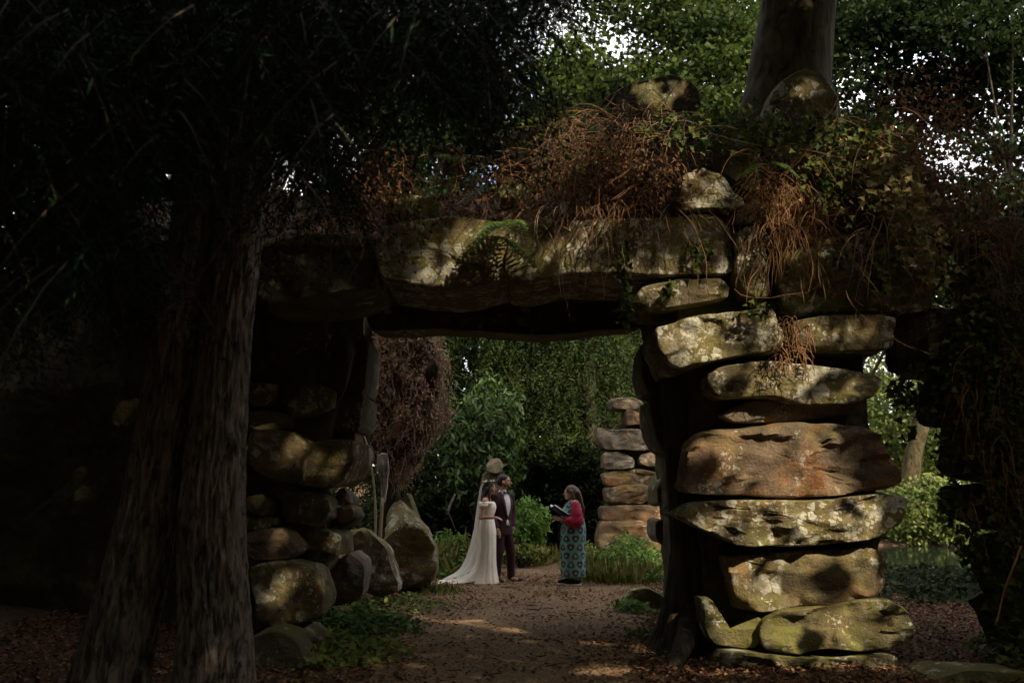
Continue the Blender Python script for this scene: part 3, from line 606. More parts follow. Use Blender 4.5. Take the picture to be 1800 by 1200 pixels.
nm_ = 26000; PM = np.stack([R(-10, -1.7, nm_), R(4.6, 10.6, nm_), R(4.5, 9.5, nm_)], 1); PM = PM[PM[:, 2] > 4.5+.9*np.clip(PM[:, 0]+3.2, 0, 2)]; PM = PM[shade_keep(PM)]; px, py = in_px(PM); PM = PM[~((PM[:, 1] < 7.9) & trunk_clear(px, py))]
PS = np.stack([R(-9.5, -5.8, 16000), R(-3, 10.5, 16000), R(.0, 6, 16000)], 1); PS = PS[PS[:, 0] < -3.2-.36*np.maximum(PS[:, 1], 0)]
PA = np.concatenate([PM, PS]); leafobj('blocker_foliage', PA, rdir(len(PA)), rdir(len(PA)), R(.2, .34, len(PA)), R(.10, .18, len(PA)), M['yew'], yew, DIA)['kind'] = 'stuff'  # leaf masses added to keep skylight off the left side
leafobj('crown', P[yw], rdir(yw.sum()), rdir(yw.sum()), R(.16, .30, yw.sum()), R(.13, .22, yw.sum()), M['yew'], yew, DIA)['kind'] = 'stuff'  # unseen leaves added to block light, hung on the conifer
leafobj('crown', P[~yw], rdir((~yw).sum()), rdir((~yw).sum()), R(.14, .24, (~yw).sum()), R(.13, .22, (~yw).sum()), M['beechleaf'], beech, DIA)['kind'] = 'stuff'  # rest of the added light-blocking leaves, hung on the beech
# unseen leaf mass added over the arch to block skylight, parted for the sun
n = 30000; P = np.stack([R(-7, 8, n), R(7.2, 14.0, n), R(7, 11, n)], 1); P = P[P[:, 2] > 2.1+.56*P[:, 1]]; P = P[shade_keep(P)]
leafobj('crown', P, rdir(len(P)), rdir(len(P)), R(.16, .26, len(P)), R(.12, .2, len(P)), M['beechleaf'], beech, DIA)['kind'] = 'stuff'
# high crown of the beech, unseen, placed to shade the people
n = 14000
P = np.array([6.5, 9.5, 12.0])+rdir(n)*np.array([5.5, 3.2, 3.2])*R(.3, 1, n)[:, None]**.5
P = P[(P[:, 2] > 8.6)]; P = P[shade_keep(P)]
leafobj('crown', P, rdir(len(P)), rdir(len(P)), R(.14, .24, len(P)), R(.1, .18, len(P)), M['beechleaf'], beech, OVAL)['kind'] = 'stuff'
lim = []
for k in range(14):
    a = k*2.4; e_ = np.array([4.5+5*math.cos(a), 12+3.4*math.sin(a), R(9.5, 12.5)]); s_ = np.array([3.6, 11.4, R(7.6, 9.5)])
    lim.append((catmull([s_, s_*.5+e_*.5+np.array([0, 0, .5]), e_], 10), np.linspace(.14, .03, 10)))
V, F = tubes(lim, 7); obj('limb', V, F, M['beechbark'], beech, None, True)['kind'] = 'stuff'

# ------------------------------------------------------------------ drooping conifer sprays of the left foreground tree
def sprays(base, length, droop, spread, per=26, ll=.085, ww=.011):
    """each spray: a hanging twig with short needles shoots both sides"""
    n = len(base); az = R(0, 2*math.pi, n); d0 = np.stack([np.cos(az)*spread, np.sin(az)*spread, -np.ones(n)*droop], 1); d0 = unit(d0)
    t = np.linspace(.04, 1, per); g_ = np.array([0, 0, -1.])
    L = length[:, None, None]
    pts = base[:, None]+L*(d0[:, None]*t[None, :, None]+.45*g_*(t**2)[None, :, None]); tang = unit(d0[:, None]+.9*g_*t[None, :, None])
    side = unit(np.cross(tang, rdir(n)[:, None])); sg = np.where(np.arange(per) % 2, 1., -1.)[None, :, None]
    A = unit(tang*.75+side*sg*.8+rng.normal(size=pts.shape)*.18); N = rng.normal(size=pts.shape)
    sz = (1.15-.6*t)[None]*np.ones((n, 1))
    tw = [(b, ) for b in ()]
    return pts.reshape(-1, 3), A.reshape(-1, 3), N.reshape(-1, 3), (ll*sz*R(.7, 1.3, (n, per))).ravel(), (ww*np.ones((n, per))).ravel(), pts
def yew_mask(px, py):
    """where the boughs hang in front: left third and the drooping middle mass"""
    nz = fbm(np.stack([px*.010, py*.006, px*0], -1), 91, 3)
    m = np.zeros(len(px), bool)
    m |= (px < 265+50*nz) & (py < 600+120*nz)
    m |= (px < 375) & (py < 330+110*nz)
    m |= (px < 530) & (py < 110+70*nz)
    m |= (px > 460) & (px < 760) & (py < 200+90*nz)
    m |= (px >= 700) & (px < 930+60*nz) & (py < 235+130*nz)
    m |= (px >= 560) & (px < 980) & (py < 60+40*nz)
    m |= (px >= 920) & (px < 1020) & (py < 130+80*nz)
    m |= (px >= 470) & (px < 625+40*nz) & (py < 400+70*nz)
    m |= (px < 470) & (py < 640) & (nz > .42)
    return m
n = 90000
P = np.stack([R(-5.2, 1.6, n), R(3.4, 6.8, n), R(1.4, 6.2, n)], 1); px, py = in_px(P)
k = yew_mask(px, py+90) & (px > -120) & (py > -140); P = P[k]; px, py = in_px(P); P = P[~trunk_clear(px, py+60)][:6200]
a_ = sprays(P, R(.25, .6, len(P)), .75, 1.0, 24, .075, .0095)
leafobj('hanging_sprays', *a_[:5], M['yew'], yew, DIA, tint=np.clip(np.repeat(R(0, 1, len(P))**2, 24)+R(-.1, .1, 24*len(P)), 0, 1))['kind'] = 'stuff'
tw = [(a_[5][i][::7], np.linspace(.005, .002, 4)) for i in range(0, len(P), 3)]
V, F = tubes(tw, 3); obj('twigs', V, F, M['twig'], yew)['kind'] = 'stuff'
br = []
for k in range(26):
    s_ = np.array([-2.5+R(-.3, .4), 7.2, R(3.5, 7)]); e_ = np.array([R(-5, -.7), R(3.4, 6.0), 0]); e_[2] = 2.2+.42*e_[1]+R(0, .8)
    br.append((catmull([s_, (s_+e_)/2+np.array([0, 0, .6]), e_], 12), np.linspace(.05, .01, 12)))
V, F = tubes(br, 6); obj('boughs', V, F, M['darkbark'], yew, None, True)['kind'] = 'stuff'

# ------------------------------------------------------------------ background trees
def crown_pts(c, rad, nclu, per, cr, hollow=.55):
    C = np.array(c)+rdir(3*nclu)*np.array(rad)*(R(0, 1, 3*nclu)**.4)[:, None]; C = C[fbm(C*.55, 19, 2) > -.12][:nclu]; nclu = len(C)
    sc_ = R(.55, 1.25, nclu)[:, None, None]; P = (C[:, None]+rng.normal(size=(nclu, per, 3))*np.array(cr)*sc_).reshape(-1, 3)
    return C, P, np.clip(np.repeat(R(-.1, .75, nclu), per)+R(-.15, .35, nclu*per), 0, 1)
def tree(name, label, cat, base, c, rad, nclu, per, leafL, leafW, mat, trunk_r, group=None, cr=(.45, .45, .28), prof=BROAD, droop=.4, bark='darkbark', keep=None):
    t = thing(name, label, cat, base, 0, group); b = np.array(base, float); c = np.array(c, float)
    C, P, tn = crown_pts(c, rad, nclu, per, cr); nclu = len(C)
    mid = b*.55+c*.45+np.array([R(-.3, .3), R(-.2, .2), 0])
    ap = [b-np.array([0, 0, .3]), b+(mid-b)*.5, mid, c]
    V, F = trunk_geo(ap, [trunk_r*1.2, trunk_r, trunk_r*.8, trunk_r*.35], 40, 20, .01, 4, .4, .4)
    obj('trunk', V, F, M[bark], t, None, True)
    ls = []
    for i in range(0, nclu, max(1, nclu//26)):
        f = R(.25, .95); s_ = mid+(c-mid)*f if R(0, 1) < .7 else b+(mid-b)*R(.7, 1); e_ = C[i]
        ls.append((catmull([s_, (s_+e_)/2+np.array([0, 0, .25]), e_], 8), np.linspace(trunk_r*.28, .012, 8)))
    V, F = tubes(ls, 5); obj('limbs', V, F, M[bark], t, None, True)['kind'] = 'stuff'
    A = rdir(len(P))+np.array([0, 0, -droop]); N = rdir(len(P))*.8+np.array([0, 0, 1.])
    leafobj('crown', P, A, N, leafL*R(.7, 1.3, len(P)), leafW*R(.7, 1.3, len(P)), M[mat], t, prof, tint=tn)['kind'] = 'stuff'
    return t
def PXY(px, Y): return (px-900)/FPX*Y
# broadleaf trees over the top of the arch
def bt_(name, label, px, Y, zc, rad, nclu, per, L, mat, tr, px0=None):
    tree(name, label, 'tree', (PXY(px0 or px, Y), Y, float(gz(PXY(px0 or px, Y), Y))), (PXY(px, Y), Y, zc), rad, nclu, per, L, L*.88, mat, tr, cr=(.55, .55, .16), prof=DIA)
bt_('maple_tree', 'sunlit bright green tree seen above the left part of the arch top', 1035, 29, 11.6, (1.7, 1.8, 4.4), 330, 80, .19, 'maple', .2)
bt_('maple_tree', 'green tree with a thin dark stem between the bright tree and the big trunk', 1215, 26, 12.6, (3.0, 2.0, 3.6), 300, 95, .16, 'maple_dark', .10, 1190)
bt_('broadleaf_tree', 'dark leafy tree right of the big trunk, sky glinting through', 1580, 27, 12.5, (4.4, 2, 4.6), 420, 85, .17, 'dark', .2, 1440)
bt_('broadleaf_tree', 'dark leafy tree at the far right edge above the brambles', 1800, 25, 9.6, (3.8, 2, 5.6), 400, 85, .17, 'dark', .2, 1870)
bt_('broadleaf_tree', 'shaded tree behind the drooping boughs above the lintel', 790, 30, 12.2, (5.2, 2, 5.0), 420, 55, .21, 'dark', .25)
bt_('broadleaf_tree', 'shaded tree high on the left behind the twin trunks', 420, 24, 9.4, (5.2, 2, 6), 520, 55, .2, 'dark', .25)
# conifers seen through the arch
def conifer(label, X, Y, h, rad, n, lf, mat='hemlock', zmin=.5, name='conifer_tree', frm=None):
    t = thing(name, label, 'tree', (X, Y, float(gz(X, Y))))
    V, F = trunk_geo([(X, Y, -.3), (X+.05, Y, h*.5), (X, Y, h)], [.2, .14, .03], 40, 16, .01, 4, .3, .4); obj('trunk', V, F, M['darkbark'], t, None, True)
    z = zmin+(h-zmin)*R(0, 1, n)**1.2; r = rad*(1-(z/h)**1.6*.8)*R(.35, 1, n)**.5; a = R(0, 2*math.pi, n)
    lay = .25*np.sin(z*5+3*a); B = np.stack([X+(r+lay*.4)*np.cos(a), Y+(r+lay*.4)*np.sin(a), z], 1)
    q = sprays(B, R(.3, .75, n), .6, .7, 13, lf*1.1, lf*.24)
    leafobj('crown', *q[:5], M[mat], t, DIA, tint=np.clip(np.repeat(R(0, .8, n)+.25*np.sin(z*4+2*a), 13)+R(-.1, .2, n*13), 0, 1))['kind'] = 'stuff'
    ls = [(catmull([(X, Y, z[i]+.2), ((X+B[i, 0])/2, (Y+B[i, 1])/2, z[i]+.3), B[i]], 6), np.linspace(.035, .008, 6)) for i in range(0, n, max(1, n//50))]
    V, F = tubes(ls, 4); obj('limbs', V, F, M['darkbark'], t, None, True)['kind'] = 'stuff'
conifer('drooping conifer straight behind the groom, with hanging green sprays', PXY(930, 25.5), 25.5, 9, 2.0, 4400, .14)
conifer('drooping yellow-green conifer beside the ruined pier', PXY(1035, 24.5), 24.5, 8.5, 1.75, 4000, .135)
conifer('dark conifer far back behind the laurel', PXY(800, 29), 29, 11, 2.8, 2700, .21, 'dark')
conifer('conifer in shade directly behind the ruined pier', PXY(1150, 27), 27, 10, 2.4, 3000, .18)
conifer('tall dark conifer far behind the woman with the book', PXY(985, 32), 32, 13, 3.4, 2600, .29, 'dark')
conifer('tall dark conifer far back above the ruined pier', PXY(1110, 33), 33, 13, 3.2, 2200, .29, 'dark')
conifer('dark conifer behind the red vine thicket', PXY(690, 26), 26, 11, 2.8, 2700, .21, 'dark')
# laurel
lau = thing('laurel_bush', 'dark laurel bush with big glossy leaves behind the couple', 'shrub', (PXY(850, 22), 22.3, 0))
n = 1500; C = np.array([PXY(850, 22.3), 22.3, 2.6])+rdir(150)*np.array([1.0, .7, 1.5])*(R(0, 1, 150)**.4)[:, None]
P = (C[:, None]+rng.normal(size=(150, 14, 3))*.13).reshape(-1, 3); A = rdir(len(P))*.8+np.array([.1, -.3, -.55])
leafobj('crown', P, A, rdir(len(P))*.6+np.array([0, -.4, .8]), R(.14, .24, len(P)), R(.05, .075, len(P)), M['laurel'], lau, OVAL, curl=.15)['kind'] = 'stuff'
V, F = tubes([(catmull([(PXY(850, 22.3)+R(-.2, .2), 22.3, -.1), np.array([PXY(850, 22.3), 22.3, .8])*.5+C[i]*.5, C[i]], 8), np.linspace(.03, .008, 8)) for i in range(0, 150, 5)], 5); obj('stems', V, F, M['twig'], lau, None, True)['kind'] = 'stuff'

def bush(name, label, c, rad, n, L, W, mat, cat='shrub', stems=10, prof=OVAL, clu=None, seedz=0, droop=.1):
    c = np.array(c, float); t = thing(name, label, cat, (c[0], c[1], float(gz(c[0], c[1])))); nc = clu or max(8, n//30)
    C = c+rdir(nc)*np.array(rad)*(R(0, 1, nc)**.4)[:, None]; C[:, 2] = np.maximum(C[:, 2], gz(C[:, 0], C[:, 1])+.05)
    ci = R(0, nc, n).astype(int); tn = np.clip(R(-.1, .8, nc)[ci]+R(-.15, .3, n), 0, 1); P = (C[ci]+rng.normal(size=(n, 3))*np.array(rad).mean()*.13*np.array([1, 1, .6]))
    P[:, 2] = np.maximum(P[:, 2], gz(P[:, 0], P[:, 1])+.02)
    leafobj('foliage', P, rdir(n)+np.array([0, 0, .3-droop]), rdir(n)*.7+np.array([0, -.2, 1]), R(.7, 1.3, n)*L, R(.7, 1.3, n)*W, M[mat], t, prof, tint=tn)['kind'] = 'stuff'
    if stems:
        V, F = tubes([(catmull([(c[0]+R(-.1, .1)*rad[0], c[1], float(gz(c[0], c[1]))-.05), c*.5+C[i % nc]*.5-np.array([0, 0, .1]), C[i % nc]], 7), np.linspace(.014, .004, 7)) for i in range(stems)], 4)
        obj('stems', V, F, M['twig'], t, None, True)['kind'] = 'stuff'
    return t
bush('green_bush', 'bright fresh green bush between the groom and the woman', (PXY(930, 20.5), 20.5, .82), (.42, .35, .52), 2600, .085, .042, 'bright', stems=14)
bush('shrub', 'low yellowing bush at the foot of the bright green bush', (PXY(915, 20), 20.0, .3), (.5, .3, .22), 1200, .08, .04, 'grass')
bush('shrub', 'dark leafy shrub mass at the back, left of the couple', (PXY(780, 23), 23, 1.0), (1.5, .8, .95), 5000, .13, .075, 'dark')
bush('shrub', 'dark leafy shrub behind the head of the woman', (PXY(1000, 24), 23.2, 1.2), (1.1, .7, 1.1), 4500, .12, .07, 'dark')
bush('shrub', 'green leafy branches hanging above the dark hollow right of the groom', (PXY(985, 23), 22.8, 2.25), (1.0, .6, .4), 3200, .10, .06, 'hemlock')
bush('shrub', 'leafy dark undergrowth at the bend of the path', (PXY(1010, 34), 37.5, 1.0), (3.2, 1.0, 1.2), 5000, .2, .12, 'dark')

# vine-draped thicket behind the left pier
vt = thing('vine_thicket', 'reddish brown thicket of dry climbing vines behind the left pier', 'thicket', (PXY(715, 15.5), 15.6, 0))
cx_ = PXY(700, 15.5); n = 42000
D_ = rdir(n); P = np.array([cx_, 15.9, 3.15])+D_*np.array([.80, .55, 1.45])*(.92+.34*fbm(D_*3.1, 12, 4)+.06*rng.normal(size=n))[:, None]*R(.8, 1.0, n)[:, None]
low = P[:, 2] < 3.0; P[low, 0] = cx_+(P[low, 0]-cx_)*(.55+.45*np.clip((P[low, 2]-1.6)/1.4, 0, 1))+.05
hgt = np.clip((P[:, 2]-1.8)/2.6, 0, 1); tn = np.clip(.05+.5*R(0, 1, n)+.35*fbm(P*3, 14, 3)+.45*hgt*R(0, 1, n)+.25*np.clip((P[:, 0]-cx_), 0, 1), 0, 1)
leafobj('leaves', P, rdir(n)+np.array([0, 0, -.8]), rdir(n)+np.array([0, -.8, .3]), R(.035, .07, n), R(.022, .045, n), M['redvine'], vt, DIA, tint=tn)['kind'] = 'stuff'
ls = []
for k in range(420):
    d = rdir(1)[0]; d[1] = -abs(d[1]); p0 = np.array([cx_, 15.9, 3.15])+d*np.array([.80, .55, 1.4]); L_ = R(.2, .5)
    p = [p0]; v = np.array([R(-.4, .4), R(-.2, .1), -1.])
    for s_ in range(7): v = unit(v+rng.normal(size=3)*np.array([.35, .2, .3])+np.array([0, 0, -.1])); p.append(p[-1]+v*L_/7)
    p = np.array(p); lo = p[:, 2] < 3; p[lo, 0] = cx_+(p[lo, 0]-cx_)*(.55+.45*np.clip((p[lo, 2]-1.6)/1.4, 0, 1))
    ls.append((p, np.linspace(.006, .003, 8)))
V, F = tubes(ls, 3); obj('stems', V, F, M['stem_pale'], vt)['kind'] = 'stuff'
core_ = rock_geo([(cx_-.6, 1.9), (cx_+.4, 1.9), (cx_+.65, 3.2), (cx_+.5, 4.4), (cx_-.6, 4.5), (cx_-.7, 3)], 15.6, .7, amp=.1)
obj('dead_trunk', core_[0], core_[1], M['twig'], vt, None, True)
V, F = trunk_geo([(cx_-.3, 16.2, -.2), (cx_-.2, 16.1, 1.0), (cx_-.1, 16.0, 2.2)], [.16, .12, .12], 30, 20, .02, 5); obj('trunk', V, F, M['darkbark'], vt, None, True)
V, F = rock_geo([(lambda q: (q.x, q.z))(at(a, b, 14.6)) for a, b in ((663, 802), (671, 796), (681, 799), (684, 826), (680, 842), (681, 858), (676, 886), (672, 884), (668, 862), (669, 845), (661, 824))], 14.6, .12, amp=.05, rnd=.02, N=60)
tag(obj('dead_branch', V, F, M['palewood'], None, None, True), 'bleached white dead branch stub hanging below the vine thicket', 'dead branch')
V, F = tubes([(catmull([np.array(at(665, 1020, 14.4)), np.array(at(668, 950, 14.5)), np.array(at(672, 875, 14.6))], 12), np.linspace(.03, .022, 12)), (catmull([np.array(at(655, 1020, 14.4)), np.array(at(660, 900, 14.5)), np.array(at(650, 800, 14.6)), np.array(at(630, 740, 14.7))], 14), np.linspace(.022, .01, 14))], 7)
tag(obj('climbing_vine', V, F, M['stem_pale'], None, None, True), 'thin pale stems rising beside the tall pointed boulder', 'vine')

# ------------------------------------------------------------------ view through the right-hand gap: pond bank
bush('pond_shrub', 'pale sunlit shrub hanging over the far pond bank', (PXY(1622, 37), 36.6, .55), (1.8, .7, 1.35), 6500, .17, .11, 'pond', stems=8, prof=DIA)
bush('pond_shrub', 'taller green shrub behind the pond, upper part of the gap', (PXY(1600, 41), 41, 6.4), (5.0, 1.0, 3.2), 12000, .2, .14, 'pond', stems=8, prof=DIA)
bush('pond_shrub', 'deep green shrub behind the leaning trunk at the pond', (PXY(1600, 43), 43, 2.6), (4.5, 1.0, 2.8), 8000, .22, .15, 'maple', stems=8, prof=DIA)
lt = thing('leaning_tree', 'pale leaning trunk standing beyond the pond', 'tree', (PXY(1597, 39.5), 39.5, .1))
V, F = trunk_geo(ax([(1598, 850), (1606, 800), (1618, 750), (1622, 690), (1640, 600)], 39.5), [.36, .33, .3, .27, .2], 50, 24, .03, 4); obj('trunk', V, F, M['beechbark'], lt, None, True)

# ------------------------------------------------------------------ surrounding woodland (reads as one mass)
n = 26000; a = R(0, 2*math.pi, n); rr_ = R(46, 56, n); P = np.stack([rr_*np.cos(a), 12+rr_*np.sin(a), np.where((np.cos(a) > .2) & (np.sin(a) > .3), 8, 13)*R(0, 1, n)**1.1], 1)
P2 = np.stack([R(-20, -9, 9000), R(-4, 26, 9000), 12*R(0, 1, 9000)], 1); P3 = np.stack([R(5.5, 16, 16000), R(3, 20, 16000), 7.5*R(0, 1, 16000)], 1); P3 = P3[(P3[:, 0]/P3[:, 1] > .68)]; P3 = P3[shade_keep(P3)]  # right-hand mass added out of view to block skylight, parted for the sun
P4 = np.stack([R(-14, 14, 8000), R(-14, -6, 8000), 9*R(0, 1, 8000)], 1)
P = np.concatenate([P, P2, P3, P4]); n = len(P); big = np.concatenate([np.full(26000, 1.1), np.full(9000, .45), np.full(len(P3), .4), np.full(8000, .6)])
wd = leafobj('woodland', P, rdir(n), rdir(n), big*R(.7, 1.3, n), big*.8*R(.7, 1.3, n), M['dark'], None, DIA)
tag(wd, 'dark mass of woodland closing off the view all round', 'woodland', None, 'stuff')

# ------------------------------------------------------------------ growth on the arch
def ray_on(px, py, Y0, jit=.0):
    return np.array([np.array(at(a, b, c)) for a, b, c in zip(px, py, Y0)])
def tangle(name, label, box, Yr, n, L, mat='stem', rad=(.0025, .006), grav=.25, v0=None, frontY=9.12):
    ls = []
    for k in range(n):
        p = [np.array(at(R(box[0], box[2]), R(box[1], box[3]), R(*Yr)))]
        v = rdir(1)[0]*np.array([1, .35, .8])
        if v0 is not None: v = v*.6+np.array(v0)
        v = unit(v); l_ = R(*L); m = 11; cur = rng.normal(size=3)*.10
        for s_ in range(m):
            v = unit(v+cur+rng.normal(size=3)*.16+np.array([0, 0, -grav])); q = p[-1]+v*l_/m
            tz = float(topz(np.array(q[0]), np.array(q[1])))+.02 if q[1] > 9.72 else -9
            if q[1] > 9.72 and q[2] < tz: q[2] = tz; v[2] = abs(v[2])*.3
            elif q[1] > frontY+.3 and q[1] <= 9.72 and q[2] < 4.25: q[1] = frontY+R(0, .25)
            p.append(q)
        r0 = R(*rad); ls.append((np.array(p), np.linspace(r0, r0*.45, m+1)))
    V, F = tubes(ls, 4); o = obj(name, V, F, M[mat], None, None, True); return tag(o, label, 'vines', None, 'stuff')
tangle('dry_vines', 'tangle of dry brown vine stems over the left end of the lintel', (600, 250, 705, 385), (9.5, 10.2), 220, (.4, 1.0), grav=.22)
tangle('dry_vines', 'dense brown vine stems sweeping over the middle of the arch top', (960, 190, 1200, 370), (9.55, 10.6), 430, (.5, 1.3), v0=(-.35, -.25, -.15), grav=.17)
tangle('dry_vines', 'fine pale straw stems lying over the brown growth in the middle of the arch top', (930, 210, 1200, 380), (9.45, 10.3), 150, (.3, 1.0), 'stem_pale', (.0015, .0035), grav=.2)
tangle('dry_vines', 'dark old stems deep in the growth in the middle of the arch top', (940, 190, 1220, 380), (9.6, 10.5), 220, (.4, 1.2), 'twig', (.003, .009), grav=.15)
tangle('dry_vines', 'brown stems hanging down over the right pier from the ivy', (1320, 290, 1425, 440), (9.4, 9.8), 260, (.3, .9), grav=.4)
tangle('dry_vines', 'thin brown stems crossing the litter in the centre of the arch top', (700, 260, 980, 385), (9.7, 10.8), 170, (.3, .9), grav=.1)
tangle('dry_vines', 'bramble stems and dead growth bristling over the right end of the arch', (1430, 170, 1800, 520), (9.3, 10.6), 330, (.4, 1.3), grav=.1, rad=(.002, .005))
tangle('dry_vines', 'dry stems trailing down the outer pier on the right', (1680, 420, 1810, 900), (9.5, 9.85), 120, (.5, 1.4), 'stem', grav=.5, frontY=9.3)
tangle('dry_vines', 'small tuft of reddish stems in the joint of the right pier', (1370, 555, 1420, 640), (9.1, 9.3), 90, (.1, .3), grav=.4, frontY=9.0)
tangle('dry_vines', 'single stems dangling across the front of the lintel', (930, 385, 1120, 420), (9.3, 9.45), 16, (.4, 1.1), 'stem_pale', grav=.6)
tangle('dry_vines', 'twisting pale stems hanging over the dark slab of the right pier', (1480, 330, 1600, 420), (9.35, 9.5), 10, (.5, 1.1), 'stem_pale', grav=.5, rad=(.005, .009))
V, F = tubes([(catmull([np.array(at(1795, 960, 8.8)), np.array(at(1780, 1000, 8.7)), np.array(at(1765, 1040, 8.7)), np.array(at(1750, 1100, 8.7))], 16), np.linspace(.012, .007, 16))], 6)
tag(obj('dry_stem', V, F, M['stem'], None, None, True), 'single lit stem slanting in the dark at the right edge', 'vine')

def ivy(name, label, spots, mat, L=(.05, .09), cat='ivy', out=.0, down=.5):
    PP = []
    for (x, y, rx, ry, Ya, Yb, n) in spots:
        a = R(0, 2*math.pi, n); r = np.sqrt(R(0, 1, n))*(1+.25*rng.normal(size=n)); PP.append(ray_on(x+rx*r*np.cos(a), y+ry*r*np.sin(a), R(Ya, Yb, n)))
    P = np.concatenate(PP); n = len(P); L_ = R(*L, n)
    o = leafobj(name, P, rdir(n)*.8+np.array([0, -.2, -down]), rdir(n)*.55+np.array([0, -1, .35]), L_, L_*R(.8, 1.05, n), M[mat], None, IVY)
    return tag(o, label, cat, None, 'stuff')
ivy('ivy', 'green ivy creeping over the top of the right pier', [(1260, 230, 90, 40, 9.5, 10.0, 260), (1360, 235, 120, 45, 9.45, 10.0, 420), (1500, 255, 90, 60, 9.4, 9.9, 420), (1480, 330, 60, 50, 9.4, 9.7, 220), (1180, 225, 60, 30, 9.7, 10.1, 110)], 'ivy')
ivy('ivy', 'yellowing ivy leaves hanging at the upper right of the dark slab', [(1600, 390, 45, 70, 9.25, 9.5, 260), (1560, 320, 60, 45, 9.3, 9.6, 160), (1640, 450, 35, 60, 9.3, 9.5, 90)], 'ivy_yellow', (.05, .10))
ivy('ivy', 'dark ivy clump clinging to the middle of the dark slab', [(1545, 475, 28, 35, 9.3, 9.5, 110), (1480, 450, 22, 40, 9.35, 9.5, 40), (1330, 545, 20, 16, 9.15, 9.25, 30), (1230, 440, 18, 26, 9.35, 9.48, 26)], 'ivy')
ivy('ivy', 'ivy strand dangling below the lintel beside the right pier', [(1095, 470, 12, 40, 9.4, 9.5, 50), (1100, 540, 16, 36, 9.4, 9.6, 60), (1175, 510, 14, 22, 9.35, 9.42, 24)], 'ivy')
ivy('ivy', 'dark ivy curtain covering the outer pier at the right edge', [(1740, 560, 70, 130, 9.4, 9.85, 700), (1760, 760, 60, 160, 9.5, 9.9, 650), (1780, 980, 50, 110, 9.4, 9.9, 300), (1690, 640, 40, 80, 9.5, 9.85, 200), (1640, 705, 16, 50, 9.7, 9.95, 70), (1662, 790, 16, 40, 9.7, 9.95, 60), (1668, 880, 18, 40, 9.7, 9.95, 70), (1700, 960, 20, 50, 9.6, 9.9, 80), (1625, 650, 30, 12, 9.6, 9.9, 40)], 'ivy')
ivy('hanging_leaves', 'dark leaves on thin stems hanging in the right-hand gap', [(1580, 690, 22, 40, 9.6, 10.2, 30), (1600, 720, 14, 70, 9.7, 10.3, 26)], 'ivy', (.06, .12), 'leaves')
tangle('hanging_stems', 'thin dark stems hanging through the right-hand gap', (1575, 640, 1650, 660), (9.75, 10.3), 12, (.5, 1.0), 'twig', grav=.8, rad=(.003, .005))
ivy('dead_leaves', 'rusty dead leaves caught in the brambles at the upper right', [(1640, 200, 90, 90, 9.6, 10.8, 420), (1560, 270, 120, 70, 9.4, 10.2, 420), (1690, 330, 80, 120, 9.4, 10.4, 420), (1080, 320, 130, 70, 9.5, 10.2, 900), (660, 330, 60, 50, 9.6, 10.0, 300), (1370, 380, 40, 50, 9.4, 9.6, 130)], 'deadleaf', (.03, .07), 'dead leaves')
# leaf litter on top of the arch
n = 9000; X = R(-3.2, 4.4, n); Y = R(9.76, 12.4, n); P = np.stack([X, Y, topz(X, Y)+R(.005, .05, n)], 1)
A = rdir(n)*np.array([1, 1, .3]); lit_ = leafobj('leaf_litter', P, A, rdir(n)*.5+np.array([0, 0, 1]), R(.04, .075, n), R(.025, .045, n), M['litter'], None, DIA, curl=.2)
tag(lit_, 'rust coloured fallen leaves lying on top of the arch', 'leaf litter', None, 'stuff')

def fern(label, px, py, Y, nf, L, spread=(0, 360), up=.5, droop=1.0, mat='fern'):
    b = np.array(at(px, py, Y)); t = thing('fern', label, 'fern', b)
    for k in range(nf):
        a = math.radians(R(*spread)); l_ = L*R(.75, 1.1); d = np.array([math.cos(a)*.8, -abs(math.sin(a))*.7, up*R(.6, 1.2)]); d = unit(d)
        u = np.linspace(0, 1, 26); pts = b+l_*(d[None]*u[:, None]+np.array([0, 0, -1])*(u**2)[:, None]*.55*droop)
        T = unit(np.gradient(pts, axis=0)); sd = unit(np.cross(T, np.array([0, -.35, 1.]))); nr = np.cross(sd, T)
        wd_ = l_*.24*np.sin(np.pi*np.clip(u*.86+.14, 0, 1))**.8
        q_ = slice(2, None, 2); Ps = np.concatenate([pts[q_], pts[q_]]); As = np.concatenate([sd[q_]+T[q_]*.45, -sd[q_]+T[q_]*.45]); Ns = np.concatenate([nr[q_], nr[q_]]); Ls = np.concatenate([wd_[q_], wd_[q_]])*R(.9, 1.1, 24)
        V1, F1 = leafgeo(Ps, As, Ns, Ls, l_*.045, OVAL, .1, .1); V2, F2 = tubes([(pts, np.linspace(.004, .0015, 26))], 3)
        V, F = join([(V1, F1), (V2, F2)]); nfc = sum(len(f) for f in F)
        obj('frond', V, F, M[mat], t, np.full(nfc, R(.1, 1))+R(-.1, .1, nfc))
fern('large fern drooping over the middle of the lintel', 900, 398, 9.46, 8, .5, (0, 360), .35, 1.7)
fern('small pale fern above the lintel in front of the round mossy stone', 872, 338, 9.75, 6, .42, (200, 380), .3, 1.2)
fern('upright green fern on top of the arch near its centre', 930, 285, 10.6, 8, .48, (0, 360), .9, .7)
fern('little fern beside the mossy stone left of the centre', 800, 290, 10.4, 6, .45, (0, 360), .5, .9)
fern('narrow fern tucked beside the lichened stone on the right pier', 1352, 290, 9.5, 6, .35, (0, 360), .2, 1.4)
fern('dark fern hanging in the crack of the lintel below the large fern', 868, 415, 9.42, 8, .45, (0, 360), -.1, 1.4, 'ivy')
V, F = leafgeo(np.array([np.array(at(991, 352, 9.5))]), np.array([[.03, 0, -1.]]), np.array([[0, -1., .1]]), .16, .075, OVAL, .1)
tag(obj('dead_leaf', V, F, M['palewood'], None, np.array([.5, .5])), 'single pale dead leaf hanging upright above the lintel', 'leaf')

